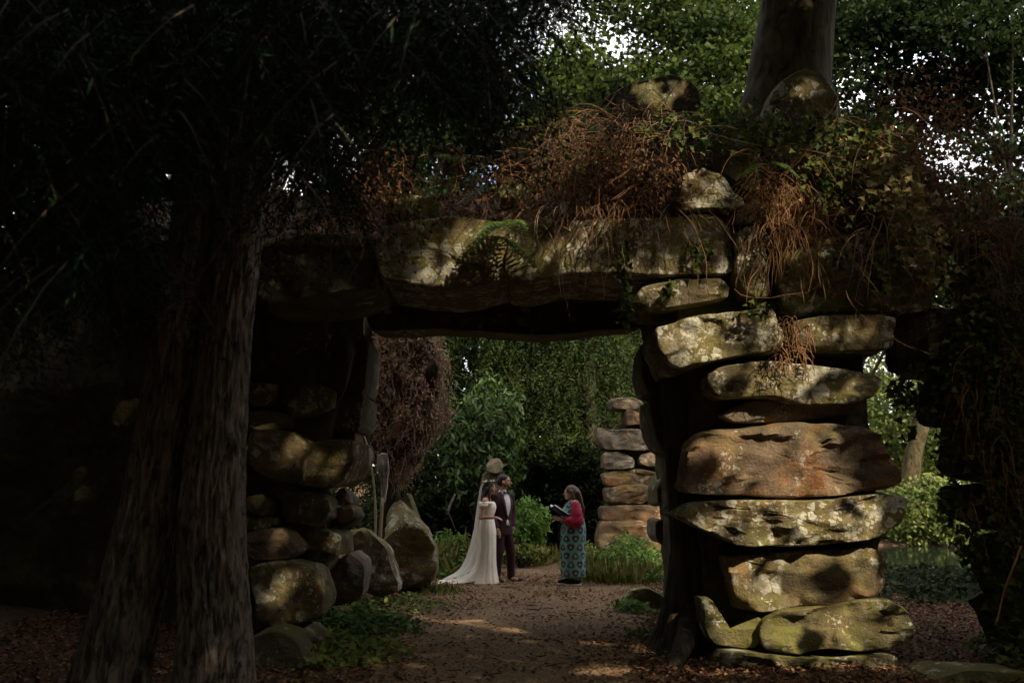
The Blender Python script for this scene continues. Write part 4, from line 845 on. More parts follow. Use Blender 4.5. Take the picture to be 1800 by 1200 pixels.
# ------------------------------------------------------------------ ground cover
def scatter(n, xr, yr, keep): 
    X = R(*xr, n); Y = R(*yr, n)**1.0; k = keep(X, Y); return X[k], Y[k]
def nzz(X, Y, s=60, f=.9): return fbm(np.stack([X*f, Y*f, X*0], -1), s, 3)
X, Y = scatter(70000, (-5, 6.5), (6.6, 19), lambda X, Y: (~onpath(X, Y)) | (R(0, 1, len(X)) < .12+.4*np.clip(np.minimum(np.abs(X-np.interp(Y, PL[:, 0], PL[:, 1])), np.abs(X-np.interp(Y, PR[:, 0], PR[:, 1]))), .0, .6)*-1.6+.38+.5*np.maximum(nzz(X, Y, 23, 1.3), 0)))
n = len(X); P = np.stack([X, Y, gz(X, Y)+R(.014, .04, n)], 1)
o = leafobj('fallen_leaves', P, rdir(n)*np.array([1, 1, .25]), rdir(n)*.45+np.array([0, 0, 1]), R(.035, .075, n), R(.02, .045, n), M['litter'], None, DIA, curl=.2)
tag(o, 'brown fallen leaves strewn over the ground beside the path', 'fallen leaves', None, 'stuff')
X, Y = scatter(34000, (-1.5, 2.4), (7.5, 30), onpath); n = len(X); P = np.stack([X, Y, gz(X, Y)+R(.016, .03, n)], 1)
o = leafobj('path_debris', P, rdir(n)*np.array([1, 1, .2]), rdir(n)*.35+np.array([0, 0, 1]), R(.012, .036, n), R(.008, .02, n), M['pathlitter'], None, DIA, curl=.1)
tag(o, 'small bits of leaf and grit scattered on the path', 'path debris', None, 'stuff')

ls = []
for k in range(90):
    x, y = R(-3.2, 3.8), R(7.4, 17); a = R(0, 6.28); L_ = R(.06, .4); q = [(x+math.cos(a)*L_*f+R(-.01, .01), y+math.sin(a)*L_*f, 0) for f in (0, .35, .7, 1)]
    ls.append((np.array([(u_, v_, float(gz(u_, v_))+.022+R(0, .012)) for u_, v_, _ in q]), np.linspace(R(.004, .009), .003, 4)))
V, F = tubes(ls, 4); tag(obj('fallen_twigs', V, F, M['twig'], None, None, True), 'fallen twigs lying scattered over path and ground', 'twigs', None, 'stuff')
def patch(name, label, cx, cy, rx, ry, n, h, L, W, mat, cat='weeds', prof=OVAL):
    a = R(0, 2*math.pi, n); r = np.sqrt(R(0, 1, n)); X = cx+rx*r*np.cos(a)*(1+.2*rng.normal(size=n)); Y = cy+ry*r*np.sin(a)
    hh = h*(1-.6*r**2)*np.clip(.65+.7*nzz(X, Y, 8, 2.2), .1, 1.3); Z = gz(X, Y)+.01+hh*R(.05, 1, n)**.8; P = np.stack([X, Y, Z], 1)
    o = leafobj(name, P, rdir(n)*np.array([1, 1, .6])+np.array([0, -.1, -.1]), rdir(n)*.5+np.array([0, -.3, 1]), L*R(.6, 1.3, n), W*R(.7, 1.2, n), M[mat], None, prof)
    return tag(o, label, cat, None, 'stuff')
def blades(name, label, cx, cy, rx, ry, n, h, mat='grass', w=.012, lean=.35):
    a = R(0, 2*math.pi, n); r = np.sqrt(R(0, 1, n)); X = cx+rx*r*np.cos(a); Y = cy+ry*r*np.sin(a); P = np.stack([X, Y, gz(X, Y)], 1)
    o = leafobj(name, P, np.stack([R(-lean, lean, n), R(-lean, lean, n), np.ones(n)], 1), rdir(n)*np.array([1, 1, .1]), h*R(.4, 1.2, n), w*R(.7, 1.4, n), M[mat], None, ((.3, .5), (.7, .36)), curl=.3)
    return tag(o, label, 'grass', None, 'stuff')
gx = lambda px, Y: PXY(px, Y)
patch('ground_ivy', 'leafy green ground ivy at the left edge of the path', gx(615, 11.2), 11.3, .75, .8, 900, .22, .09, .075, 'nettle', 'ground cover', IVY)
patch('ground_ivy', 'broad leaved plants below the left boulders in the foreground', gx(605, 9.6), 9.6, .55, .8, 800, .22, .08, .06, 'weed', 'ground cover')
patch('ground_ivy', 'sparse low plants around the foot of the upright boulders', gx(690, 13), 13.4, .7, 1.0, 700, .14, .07, .05, 'weed', 'ground cover')
patch('weeds', 'nettles and weeds left of the bridal train', gx(775, 18.5), 18.8, .8, 1.3, 2600, .8, .085, .04, 'nettle')
blades('tall_grass', 'tall grass and seed heads behind the bridal train', gx(790, 18.5), 18.9, .85, 1.2, 420, .7, lean=.9)
patch('weeds', 'lush nettles and weeds right of the woman with the book', gx(1115, 17.5), 18.2, .75, 1.4, 3600, .72, .085, .045, 'nettle')
patch('weeds', 'yellowish weeds in front of the ruined pier', gx(1075, 19.5), 19.8, .75, .9, 2600, .75, .08, .04, 'weed')
blades('tall_grass', 'grass fringe along the right edge of the path', gx(1075, 17.5), 17.8, .8, 1.4, 900, .4, lean=.8)
blades('tall_grass', 'yellow-green grass under the bright bush at the path bend', gx(925, 22), 22, .75, 1.8, 1300, .35, lean=.8)
blades('grass_tuft', 'small grass tufts beside the tall pointed boulder', gx(775, 15.3), 15.3, .35, .6, 150, .16, 'weed', lean=.9)
patch('weeds', 'low green plants hugging the small mossy boulder', gx(1120, 12.8), 13.0, .32, .35, 420, .26, .07, .055, 'nettle', 'weeds', IVY)
patch('weeds', 'small weeds at the roots of the black trunk', gx(1130, 10.9), 10.9, .22, .3, 200, .16, .06, .045, 'weed')
patch('weeds', 'dark undergrowth at the right edge below the outer pier', gx(1790, 9.3), 9.4, .5, .6, 500, .35, .08, .07, 'ivy', 'weeds', IVY)
patch('weeds', 'dark leaf layer added for shadow on the ground between the right piers and the pond', 8.0, 15.5, 2.6, 2.8, 5000, .2, .12, .1, 'dark', 'ground cover', IVY)  # dark leaves laid where the ground is only in shadow
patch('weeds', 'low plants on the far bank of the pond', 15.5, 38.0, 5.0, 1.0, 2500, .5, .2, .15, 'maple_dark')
patch('weeds', 'shaded weeds on the near pond bank', gx(1650, 19), 19.2, 2.6, 1.0, 1500, .2, .11, .08, 'dark')
V, F = tubes([(catmull([np.array(at(785, 905, 18.2)), np.array(at(792, 885, 18.4)), np.array(at(800, 868, 18.6))], 8), np.linspace(.03, .02, 8)), (catmull([np.array(at(778, 890, 18.0)), np.array(at(790, 905, 18)), np.array(at(800, 930, 18))], 8), np.linspace(.012, .012, 8))], 7)
tag(obj('broken_branch', V, F, M['darkbark'], None, None, True), 'broken brown branches sticking out of the weeds left of the bride', 'branch')

# ------------------------------------------------------------------ people
def capsule(p0, r0, p1, r1, seg=14):
    p0, p1 = np.array(p0, float), np.array(p1, float); d = p1-p0; L = np.linalg.norm(d); d = d/max(L, 1e-6)
    ref = np.array([0, 0, 1.]) if abs(d[2]) < .9 else np.array([1., 0, 0]); u = unit(np.cross(d, ref)); v = np.cross(d, u)
    prof = [(-r0*math.cos(a), r0*math.sin(a)) for a in np.linspace(.15, math.pi/2, 5)]+[(L+r1*math.sin(a), r1*math.cos(a)) for a in np.linspace(0, math.pi/2-.15, 5)]
    th = np.linspace(0, 2*math.pi, seg, endpoint=False); V = np.concatenate([p0+d*h+r*(np.cos(th)[:, None]*u+np.sin(th)[:, None]*v) for h, r in prof]); m = len(prof)
    i = np.arange(m-1)[:, None]*seg; j = np.arange(seg)[None]; k = (j+1) % seg
    return V, [np.stack([i+j, i+k, i+seg+k, i+seg+j], -1).reshape(-1, 4), np.arange(seg)[::-1][None], (np.arange(seg)+(m-1)*seg)[None]]
def ellipsoid(c, r, seg=22, rings=14, tilt=0):
    a = np.linspace(.08, math.pi-.08, rings); th = np.linspace(0, 2*math.pi, seg, endpoint=False)
    V = np.stack([np.sin(a)[:, None]*np.cos(th), np.sin(a)[:, None]*np.sin(th), -np.cos(a)[:, None]+0*th], -1).reshape(-1, 3)*np.array(r)
    if tilt: cs, sn = math.cos(tilt), math.sin(tilt); V = np.stack([V[:, 0]*cs+V[:, 2]*sn, V[:, 1], -V[:, 0]*sn+V[:, 2]*cs], 1)
    i = np.arange(rings-1)[:, None]*seg; j = np.arange(seg)[None]; k = (j+1) % seg
    return V+np.array(c), [np.stack([i+j, i+k, i+seg+k, i+seg+j], -1).reshape(-1, 4), np.arange(seg)[::-1][None], (np.arange(seg)+(rings-1)*seg)[None]]
def loft(rings, seg=72, fold=0, nf=11, ph=0, sub=5, close=True):
    """rings: (z, cx, cy, rx, ry) bottom to top; fold = ripple at the hem. returns V, faces, uv"""
    r = np.asarray(rings, float); z = catmull(r, (len(r)-1)*sub+1); th = np.linspace(0, 2*math.pi, seg, endpoint=False); h = np.linspace(0, 1, len(z))
    rip = 1+fold*((1-h)**1.6)[:, None]*(np.sin(nf*th+ph+2*h[:, None])+.5*np.sin((nf*2-3)*th+1.7*ph))
    V = np.stack([z[:, 1:2]+z[:, 3:4]*rip*np.cos(th), z[:, 2:3]+z[:, 4:5]*rip*np.sin(th), z[:, 0:1]+0*th], -1).reshape(-1, 3)
    uv = np.stack([np.repeat(th[None]/(2*math.pi), len(z), 0), np.repeat(z[:, 0:1], seg, 1)], -1).reshape(-1, 2)
    i = np.arange(len(z)-1)[:, None]*seg; j = np.arange(seg)[None]; k = (j+1) % seg
    F = [np.stack([i+j, i+k, i+seg+k, i+seg+j], -1).reshape(-1, 4)]
    if close: F += [np.arange(seg)[::-1][None], (np.arange(seg)+(len(z)-1)*seg)[None]]
    return V, F, uv
def fused(name, parts, mat, parent, voxel=.009, it=4):
    V, F = join(parts); o = obj(name, V, F, mat, parent, None, True, True)
    m = o.modifiers.new('remesh', 'REMESH'); m.mode = 'VOXEL'; m.voxel_size = voxel; m.use_smooth_shade = True
    s = o.modifiers.new('smooth', 'SMOOTH'); s.factor = .5; s.iterations = it
    return o
def chain(pts, rad): return [capsule(pts[i], rad[i], pts[i+1], rad[i+1]) for i in range(len(pts)-1)]
def hand(w, d, up, side, curl=.5, s=1.0):
    """w wrist, d pointing direction, up back of hand, side towards the thumb"""
    w, d, up, side = (np.array(q, float) for q in (w, d, up, side)); out = [capsule(w, .024*s, w+d*.045*s, .03*s), capsule(w+d*.05*s+side*.02*s, .02*s, w+d*.085*s+side*.02*s, .018*s), capsule(w+d*.05*s-side*.02*s, .02*s, w+d*.08*s-side*.022*s, .017*s)]
    for k, (o_, l_) in enumerate(((.03, .068), (.01, .076), (-.01, .07), (-.029, .055))):
        b = w+d*.088*s+side*o_*s; d1 = unit(d-up*curl*.6); k1 = b+d1*l_*.5*s; d2 = unit(d-up*curl*1.6); out += [capsule(b, .009*s, k1, .0085*s, 8), capsule(k1, .0085*s, k1+d2*l_*.5*s, .007*s, 8)]
    tb = w+d*.03*s+side*.03*s; t1 = tb+unit(d*.7+side*.7-up*.2)*.04*s; out += [capsule(tb, .012*s, t1, .010*s, 8), capsule(t1, .010*s, t1+unit(d-up*.4+side*.1)*.032*s, .008*s, 8)]
    return out
def head_parts(c, s=1.0, fem=False):
    """c: centre of the head, face towards +x"""
    c = np.array(c); j = .052 if fem else .058
    p = [ellipsoid(c+np.array([-.008, 0, .012])*s, np.array([.097, .074, .108])*s), ellipsoid(c+np.array([.034, 0, -.05])*s, np.array([.056, j, .062])*s), ellipsoid(c+np.array([.058, 0, -.088])*s, np.array([.028, .03, .024])*s),
         capsule(c+np.array([.085, 0, .008])*s, .009*s, c+np.array([.112, 0, -.028])*s, .0125*s), ellipsoid(c+np.array([.078, 0, .03])*s, np.array([.018, .055, .012])*s),
         ellipsoid(c+np.array([.088, 0, -.055])*s, np.array([.012, .022, .006])*s), ellipsoid(c+np.array([.087, 0, -.066])*s, np.array([.012, .02, .007])*s)]
    for y in (-1, 1): p += [ellipsoid(c+np.array([-.008, .076*y, -.012])*s, np.array([.018, .008, .03])*s), ellipsoid(c+np.array([.06, .042*y, -.025])*s, np.array([.026, .022, .02])*s)]
    return p
def face_bits(c, s, parent, brow, ang=0, piv=None):
    c = np.array(c); n0 = set(parent.children)
    for y in (-1, 1):
        e = obj('eye', *ellipsoid(c+np.array([.081, .031*y, .008])*s, np.array([.008, .013, .0075])*s, 12, 8), MP['eye'], parent, None, True, True)
        obj('iris', *ellipsoid(c+np.array([.0875, .031*y, .008])*s, np.array([.003, .006, .006])*s, 10, 6), MP['black'], e, None, True, True)
        obj('eyebrow', *capsule(c+np.array([.091, .016*y, .03])*s, .005*s, c+np.array([.083, .046*y, .031])*s, .004*s, 8), brow, parent, None, True, True)
    obj('lips', *ellipsoid(c+np.array([.092, 0, -.06])*s, np.array([.0095, .021, .008])*s, 14, 8), MP['lips'], parent, None, True, True)
    new = [o for o in parent.children if o not in n0]; return new+[q for o in new for q in o.children]
def cloth(name, col, scale=60, bd=.004, rough=.85, spec=.2, wr=.006, var=.2):
    g = G(name); tc = g.n('ShaderNodeTexCoord'); v = tc.outputs['Object']; a = g.noise(v, scale, 3); b = g.noise(v, 7, 3, .5, .8)
    c = g.mix(a, tuple(q*(1-var) for q in col), tuple(min(1, q*(1+var)) for q in col))
    return g.end(g.pbr(c, rough, g.bump(a, .4, bd, g.bump(b, .7, wr*3)), spec))
MP = {}
MP['skin'] = simple('skin', (.46, .27, .19), .55, .08, 12, 0, .35, **{'Subsurface Weight': .12, 'Subsurface Scale': .01})
MP['lips'] = simple('lips', (.36, .12, .10), .45, .1); MP['eye'] = simple('eye white', (.7, .68, .65), .3, .03); MP['black'] = simple('black', (.008, .007, .007), .5, .1)
def hair_mat(name, a, b):
    g = G(name); tc = g.n('ShaderNodeTexCoord'); mp = g.n('ShaderNodeMapping'); g.l(tc.outputs['Object'], mp.inputs[0]); mp.inputs['Scale'].default_value = (60, 60, 5)
    n_ = g.noise(mp.outputs[0], 1.5, 4, .6, 1); return g.end(g.pbr(g.mix(g.ramp(n_, .35, .65), a, b), .42, g.bump(n_, .8, .01), .4))
MP['hair_dark'] = hair_mat('dark hair', (.008, .005, .004), (.035, .02, .013)); MP['hair_brown'] = hair_mat('brown hair', (.03, .015, .009), (.13, .065, .035))
MP['suit'] = cloth('burgundy wool', (.040, .015, .020), 90); MP['lapel'] = cloth('burgundy satin', (.028, .010, .014), 40, rough=.5); MP['shirt'] = cloth('white cotton', (.66, .63, .62), 80, .002, .7)
MP['shoe'] = simple('brown leather', (.05, .018, .010), .4, .3, 10, .002, .5); MP['lace'] = cloth('ivory lace', (.86, .79, .68), 120, .006, .8, .2, .008, .14)
MP['sleeve'] = cloth('crimson sleeve', (.30, .012, .04), 45, .01, .75, .25, .02, .45); MP['sneaker'] = simple('black canvas', (.012, .011, .011), .8, .2); MP['sole'] = simple('white rubber', (.7, .68, .64), .6, .08)
MP['pages'] = simple('book pages', (.78, .76, .72), .8, .04); MP['cover'] = simple('navy cover', (.012, .02, .06), .5, .1)
MP['petal'] = leaf_mat('cream petals', (.55, .36, .30), (.80, .74, .62), .3); MP['leafcrown'] = leaf_mat('crown leaves', (.03, .05, .02), (.12, .13, .05), .3)
g = G('veil tulle'); d_ = g.n('ShaderNodeBsdfDiffuse'); d_.inputs[0].default_value = (.80, .77, .71, 1); t_ = g.n('ShaderNodeBsdfTranslucent'); t_.inputs[0].default_value = (.80, .77, .71, 1); m1 = g.n('ShaderNodeMixShader'); m1.inputs[0].default_value = .4
g.l(d_.outputs[0], m1.inputs[1]); g.l(t_.outputs[0], m1.inputs[2]); tr_ = g.n('ShaderNodeBsdfTransparent'); m2_ = g.n('ShaderNodeMixShader'); m2_.inputs[0].default_value = .62; g.l(tr_.outputs[0], m2_.inputs[1]); g.l(m1.outputs[0], m2_.inputs[2]); MP['veil'] = g.end(m2_.outputs[0])
# printed dress: rows of dark teardrops with red hearts on teal, little pale rings between
g = G('printed dress'); uvn = g.n('ShaderNodeUVMap'); sx = g.n('ShaderNodeSeparateXYZ'); g.l(uvn.outputs[0], sx.inputs[0])
def cells(nu, nv, shift, du=0., dv=0.):
    v = g.math('ADD', g.math('MULTIPLY', sx.outputs[1], nv), dv); row = g.math('FLOOR', v); fv = g.math('SUBTRACT', g.math('FRACT', v), .5)
    u = g.math('ADD', g.math('MULTIPLY', sx.outputs[0], nu), g.math('ADD', g.math('MULTIPLY', row, shift), du)); fu = g.math('SUBTRACT', g.math('FRACT', u), .5); return fu, fv, g.math('FLOOR', u), row
def drop(fu, fv, k, sg=1):
    w_ = g.math('MULTIPLY', g.math('ABSOLUTE', fu), g.math('ADD', 1.15, g.math('MULTIPLY', fv, 1.3*sg))); return g.math('ADD', g.math('POWER', w_, 2.0), g.math('POWER', fv, 2.0))
fu, fv, cu, cr_ = cells(8, 7.4, .5)
sg_ = g.math('SUBTRACT', 1.0, g.math('MULTIPLY', 2.0, g.math('PINGPONG', g.math('ADD', cu, cr_), 1.0))); fvs = g.math('MULTIPLY', fv, sg_); d1 = drop(fu, fvs, 1); col = g.mix(g.ramp(d1, .165, .15), (.10, .27, .22), (.022, .026, .045))
alt = g.math('GREATER_THAN', g.math('FRACT', g.math('MULTIPLY', g.math('ADD', cu, g.math('MULTIPLY', cr_, 2)), .3334)), .3)
col = g.mix(g.ramp(d1, .095, .085), col, g.mix(alt, (.05, .16, .15), (.10, .03, .07))); col = g.mix(g.ramp(d1, .045, .038), col, g.mix(alt, (.30, .03, .06), (.05, .05, .09)))
col = g.mix(g.ramp(d1, .012, .009), col, (.45, .33, .32))
fu2, fv2, _, _ = cells(8, 7.4, .5, .5, .0); d2 = g.math('ADD', g.math('POWER', fu2, 2.0), g.math('POWER', g.math('SUBTRACT', fv2, .3), 2.0)); col = g.mix(g.ramp(d2, .018, .013), col, (.42, .40, .34)); col = g.mix(g.ramp(d2, .006, .004), col, (.03, .03, .05))
MP['print'] = g.end(g.pbr(col, .8, None, .2))

# groom
def turned(parts, ang, piv):
    cs, sn = math.cos(ang), math.sin(ang); out = []
    for V, F in parts:
        V = np.array(V, float)-piv; V = np.stack([V[:, 0]*cs-V[:, 1]*sn, V[:, 0]*sn+V[:, 1]*cs, V[:, 2]], 1); out.append((V+piv, F))
    return out
gr = thing('person', 'man in burgundy suit and bow tie standing beside the bride, hand in pocket', 'person', (PXY(884, 17.2), 17.2, float(gz(PXY(884, 17.2), 17.2))+.012), math.radians(-48))
HC = (.035, 0, 1.665); HT = math.radians(38); HP = np.array([.01, 0, 1.6])
arm_l = [(0, .185, 1.42), (-.06, .265, 1.15), (.03, .20, .93)]; arm_r = [(0, -.185, 1.42), (-.03, -.25, 1.14), (.08, -.22, .92)]
leg_l = [(0, .09, .93), (.03, .15, .5), (.0, .19, .09)]; leg_r = [(0, -.09, .93), (.01, -.10, .5), (-.03, -.11, .09)]
b = [ellipsoid((0, 0, 1.26), (.10, .15, .22)), ellipsoid((0, 0, 1.02), (.10, .14, .18)), capsule((-.015, 0, 1.42), .06, (.012, 0, 1.57), .054)]+turned(head_parts(HC, 1.05), HT, HP)
for a_, l_ in ((arm_l, leg_l), (arm_r, leg_r)): b += chain(a_, (.05, .04, .028))+chain(l_, (.08, .055, .04))+[capsule(np.array(l_[2])+[-.03, 0, -.04], .035, np.array(l_[2])+[.14, 0, -.055], .03)]
b += hand(arm_r[2], unit(np.array([.2, .05, -1.])), np.array([0, -1., 0]), np.array([1., 0, 0]), .5)+hand(arm_l[2], unit(np.array([.35, -.3, -.9])), np.array([0, 1., 0]), np.array([1., 0, 0]), .5)
fused('body', b, MP['skin'], gr, .0075, 3); 
# head is turned to the right: face bits follow the head
for o_ in face_bits(HC, 1.05, gr, MP['hair_dark']):
    for v_ in o_.data.vertices: v_.co = Matrix.Translation(HP) @ Matrix.Rotation(HT, 4, 'Z') @ Matrix.Translation(-HP) @ v_.co if False else Vector(turned([(np.array([v_.co]), [])], HT, HP)[0][0][0])
fused('hair', turned([ellipsoid((.01, 0, 1.712), (.104, .084, .086)), ellipsoid((-.022, 0, 1.67), (.088, .083, .09))], HT, HP), MP['hair_dark'], gr, .008, 2)
fused('beard', turned([ellipsoid((.083, 0, 1.597), (.045, .057, .034)), ellipsoid((.100, 0, 1.572), (.03, .032, .024)), capsule((.131, -.018, 1.622), .006, (.131, .018, 1.622), .006), ellipsoid((.052, 0, 1.612), (.036, .066, .04))], HT, HP), MP['hair_dark'], gr, .006, 2)
j_ = [loft([(.78, 0, 0, .125, .185), (.9, 0, 0, .125, .18), (1.05, .005, 0, .115, .165), (1.2, .01, 0, .125, .18), (1.33, .005, 0, .125, .195), (1.43, -.01, 0, .095, .17), (1.485, -.015, 0, .06, .085)], 40)[:2]]+chain([(0, .17, 1.40)]+arm_l[1:], (.078, .062, .05))+chain([(0, -.17, 1.40)]+arm_r[1:], (.078, .062, .05))
fused('jacket', j_, MP['suit'], gr, .010, 4)
def chest(yv, zv, off, r=((.78, .125, .185), (.9, .125, .18), (1.05, .12, .165), (1.2, .135, .18), (1.33, .13, .195), (1.43, .085, .17), (1.485, .05, .085))):
    r = np.array(r); rx = np.interp(zv, r[:, 0], r[:, 1]); ry = np.interp(zv, r[:, 0], r[:, 2]); return rx*np.sqrt(np.clip(1-(yv/ry)**2, 0, 1))+off
def plate(name, zs, wl_, wr_, off, mat, thick=.008):
    n_ = 9; V = []
    for z, a, b_ in zip(zs, wl_, wr_):
        y = np.linspace(a, b_, n_); V.append(np.stack([chest(y, z, off), y, np.full(n_, z)], 1))
    V = np.concatenate(V); B = V.copy(); B[:, 0] -= thick+.02; m = len(zs); i = np.arange(m-1)[:, None]*n_; jx = np.arange(n_-1)[None]; F = np.stack([i+jx, i+jx+1, i+n_+jx+1, i+n_+jx], -1).reshape(-1, 4)
    ed = list(range(n_))+[n_*k+n_-1 for k in range(1, m)]+[(m-1)*n_+k for k in range(n_-2, -1, -1)]+[n_*k for k in range(m-2, 0, -1)]; ed = np.array(ed); e2 = np.roll(ed, -1)
    return obj(name, np.vstack([V, B]), [F, F[:, ::-1]+len(V), np.stack([e2, ed, ed+len(V), e2+len(V)], -1)], mat, gr, None, True, True)
zs = [1.06, 1.14, 1.22, 1.30, 1.38, 1.45, 1.49]; wv = np.array([.006, .028, .048, .062, .066, .058, .052])
plate('shirt_front', zs, -wv, wv, .012, MP['shirt'])
for s_ in (-1, 1): plate('lapel', zs[:-1], (s_*wv-.0)[:-1], (s_*(wv+np.array([.004, .03, .05, .058, .05, .03, .0])))[:-1], .017, MP['lapel'])
plate('waist_shirt', [.93, .98, 1.03], [-.035, -.025, -.006], [.035, .025, .006], .012, MP['shirt'])
fused('collar', [capsule((-.05, 0, 1.495), .045, (.035, 0, 1.50), .045), capsule((.0, -.045, 1.505), .022, (.066, -.012, 1.485), .014), capsule((.0, .045, 1.505), .022, (.066, .012, 1.485), .014)], MP['shirt'], gr, .007, 2)
bow = [capsule((.095, 0, 1.478), .014, (.100, 0, 1.478), .014)]
for s_ in (-1, 1): bow += [capsule((.097, .012*s_, 1.478), .010, (.092, .055*s_, 1.488), .015), capsule((.097, .012*s_, 1.478), .010, (.092, .055*s_, 1.466), .015)]
fused('bow_tie', bow, MP['black'], gr, .006, 1)
tr = [loft([(.76, 0, 0, .115, .165), (.88, 0, 0, .118, .17), (1.0, 0, 0, .11, .16)], 36)[:2]]+chain([(0, .085, .85)]+leg_l[1:], (.105, .083, .066))+chain([(0, -.085, .85)]+leg_r[1:], (.105, .083, .066))
fused('trousers', tr, MP['suit'], gr, .011, 4)
for l_ in (leg_l, leg_r):
    x, y, _ = l_[2]; yo = .05 if y > 0 else -.02
    sh = fused('shoe', [ellipsoid((x-.02, y, .07), (.06, .046, .06)), capsule((x, y, .055), .045, (x+.12, y+yo, .04), .042), capsule((x+.12, y+yo, .04), .04, (x+.18, y+yo*1.4, .032), .028)], MP['shoe'], gr, .008, 3)
    obj('sole', *loft([(0, x+.05, y+yo*.5, .145, .05), (.018, x+.05, y+yo*.5, .145, .05)], 24, 0, sub=1)[:2], MP['black'], sh, None, False, True)
for z in (1.02, .93): obj('button', *ellipsoid((.135, .012, z), (.006, .009, .009), 10, 6), MP['black'], gr, None, True, True)

# bride
bx_, by_ = PXY(857, 16.95), 16.95
bd = thing('person', 'bride in an ivory lace gown with long veil and flower crown', 'person', (bx_, by_, float(gz(bx_, by_))+.012), math.radians(-14))
HC = (.045, 0, 1.565)
ra = [(.0, -.165, 1.345), (-.055, -.215, 1.075), (.17, -.20, 1.075)]; la = [(.0, .165, 1.345), (.045, .21, 1.08), (.15, .15, .86)]
b = [ellipsoid((0, 0, 1.20), (.09, .135, .19)), ellipsoid((0, 0, .95), (.11, .15, .18)), capsule((-.01, 0, 1.36), .052, (.022, 0, 1.48), .045), capsule((0, -.13, 1.36), .048, (0, .13, 1.36), .048), ellipsoid((.06, -.06, 1.245), (.065, .06, .06)), ellipsoid((.06, .06, 1.245), (.065, .06, .06))]+head_parts(HC, .97, True)
b += chain(ra, (.045, .037, .024))+chain(la, (.045, .036, .024))+chain([(0, .08, .9), (.01, .09, .48), (0, .09, .08)], (.08, .055, .04))+chain([(0, -.08, .9), (.01, -.09, .48), (0, -.09, .08)], (.08, .055, .04))
b += hand(ra[2], unit(np.array([1., .1, -.12])), np.array([0, -.4, .9]), np.array([0, 1., .2]), .55, .92)+hand(la[2], unit(np.array([.35, -.1, -.9])), np.array([.6, .7, 0]), np.array([.5, -.7, 0]), .5, .92)
fused('body', b, MP['skin'], bd, .0075, 3); face_bits(HC, .97, bd, MP['hair_dark'])
hp = [ellipsoid((.022, 0, 1.605), (.103, .088, .095)), ellipsoid((-.03, 0, 1.555), (.088, .092, .11))]
for k in range(16):
    y = -.085+.17*(k/15); x0 = -.10+.10*abs(k-7.5)/7.5; zb = R(1.10, 1.24); hp += chain([(x0+.02, y*.9, 1.55), (x0-.02+R(-.01, .01), y*1.12, 1.42), (x0-.03+R(-.02, .02), y*1.2, 1.32), (x0-.02, y*1.1, zb)], (.034, .032, .028, .012))
for y in (-.088, .088): hp += chain([(.06, y*.85, 1.60), (.055, y*1.08, 1.50), (.065, y*1.1, 1.40), (.07, y*1.0, 1.27)], (.022, .024, .02, .008))
fused('hair', hp, MP['hair_dark'], bd, .0085, 2)
V, F, uv = loft([(0, -.05, 0, .255, .27), (.06, -.045, 0, .235, .25), (.2, -.03, 0, .195, .215), (.38, -.015, 0, .165, .195), (.6, 0, 0, .15, .185), (.85, 0, 0, .15, .185), (1.0, 0, 0, .125, .15), (1.09, .005, 0, .105, .128), (1.17, .02, 0, .12, .135), (1.25, .028, 0, .125, .148), (1.31, .02, 0, .112, .15), (1.335, .012, 0, .095, .14)], 90, .035, 13, 1.0, 6)
dr = obj('dress', V, F, MP['lace'], bd, None, True, True, uv)
for y in (-1, 1):
    obj('shoulder_strap', *tubes([(catmull([(.09, .09*y, 1.30), (.075, .17*y, 1.315), (0, .228*y, 1.30), (-.07, .17*y, 1.31), (-.085, .09*y, 1.31)], 18), np.full(18, .026))], 10), MP['lace'], dr, None, True, True)
    tubes_ = tubes([(catmull([(.055, .20*y, 1.285), (0, .235*y, 1.27), (-.05, .19*y, 1.285)], 10), np.full(10, .03))], 10); obj('lace_frill', *tubes_, MP['lace'], dr, None, True, True)
nu, nv = 44, 60; u = np.linspace(0, 1, nu)[:, None]; v = np.linspace(-1, 1, nv)[None]
wd2 = .24+.20*u; Xt = -.12-.74*u*(1-.22*np.abs(v)**2.2)+0*v; Yt = v*wd2; Zt = .012+.36*np.exp(-u*4.6)*(1-.9*np.abs(v)**3)+.034*(1-np.abs(v)**4)*(.75+.5*np.sin(v*13+u*4)+.45*np.sin(u*22+v*3))*np.clip(1.12-u, 0.2, 1)
Vt = np.stack([Xt+0*v, Yt+0*u, np.maximum(Zt, .008)], -1).reshape(-1, 3); i = np.arange(nu-1)[:, None]*nv; jx = np.arange(nv-1)[None]; Ft = np.stack([i+jx, i+jx+1, i+nv+jx+1, i+nv+jx], -1).reshape(-1, 4)
o = obj('train', Vt, [Ft], MP['lace'], bd, None, True, True); sm = o.modifiers.new('solid', 'SOLIDIFY'); sm.thickness = .006
cl = catmull([(-.05, 1.655), (-.105, 1.60), (-.135, 1.45), (-.17, 1.2), (-.22, .85), (-.31, .5), (-.45, .22), (-.72, .055)], 60); wv = np.interp(np.linspace(0, 1, 60), [0, .08, .3, .6, 1], [.05, .095, .15, .24, .33]); th = np.linspace(-1, 1, 70)
rip = .022*np.linspace(.1, 1, 60)[:, None]*(np.sin(th*15+np.linspace(0, 2, 60)[:, None])+.5*np.sin(th*31+1))
Vv = np.stack([cl[:, 0:1]+.9*wv[:, None]*(th[None]**2)*.55+rip, wv[:, None]*th[None]+rip*.3, cl[:, 1:2]+0*th[None]], -1).reshape(-1, 3); i = np.arange(59)[:, None]*70; jx = np.arange(69)[None]
obj('veil', Vv, [np.stack([i+jx, i+jx+1, i+71+jx, i+70+jx], -1).reshape(-1, 4)], MP['veil'], bd, None, True, True)
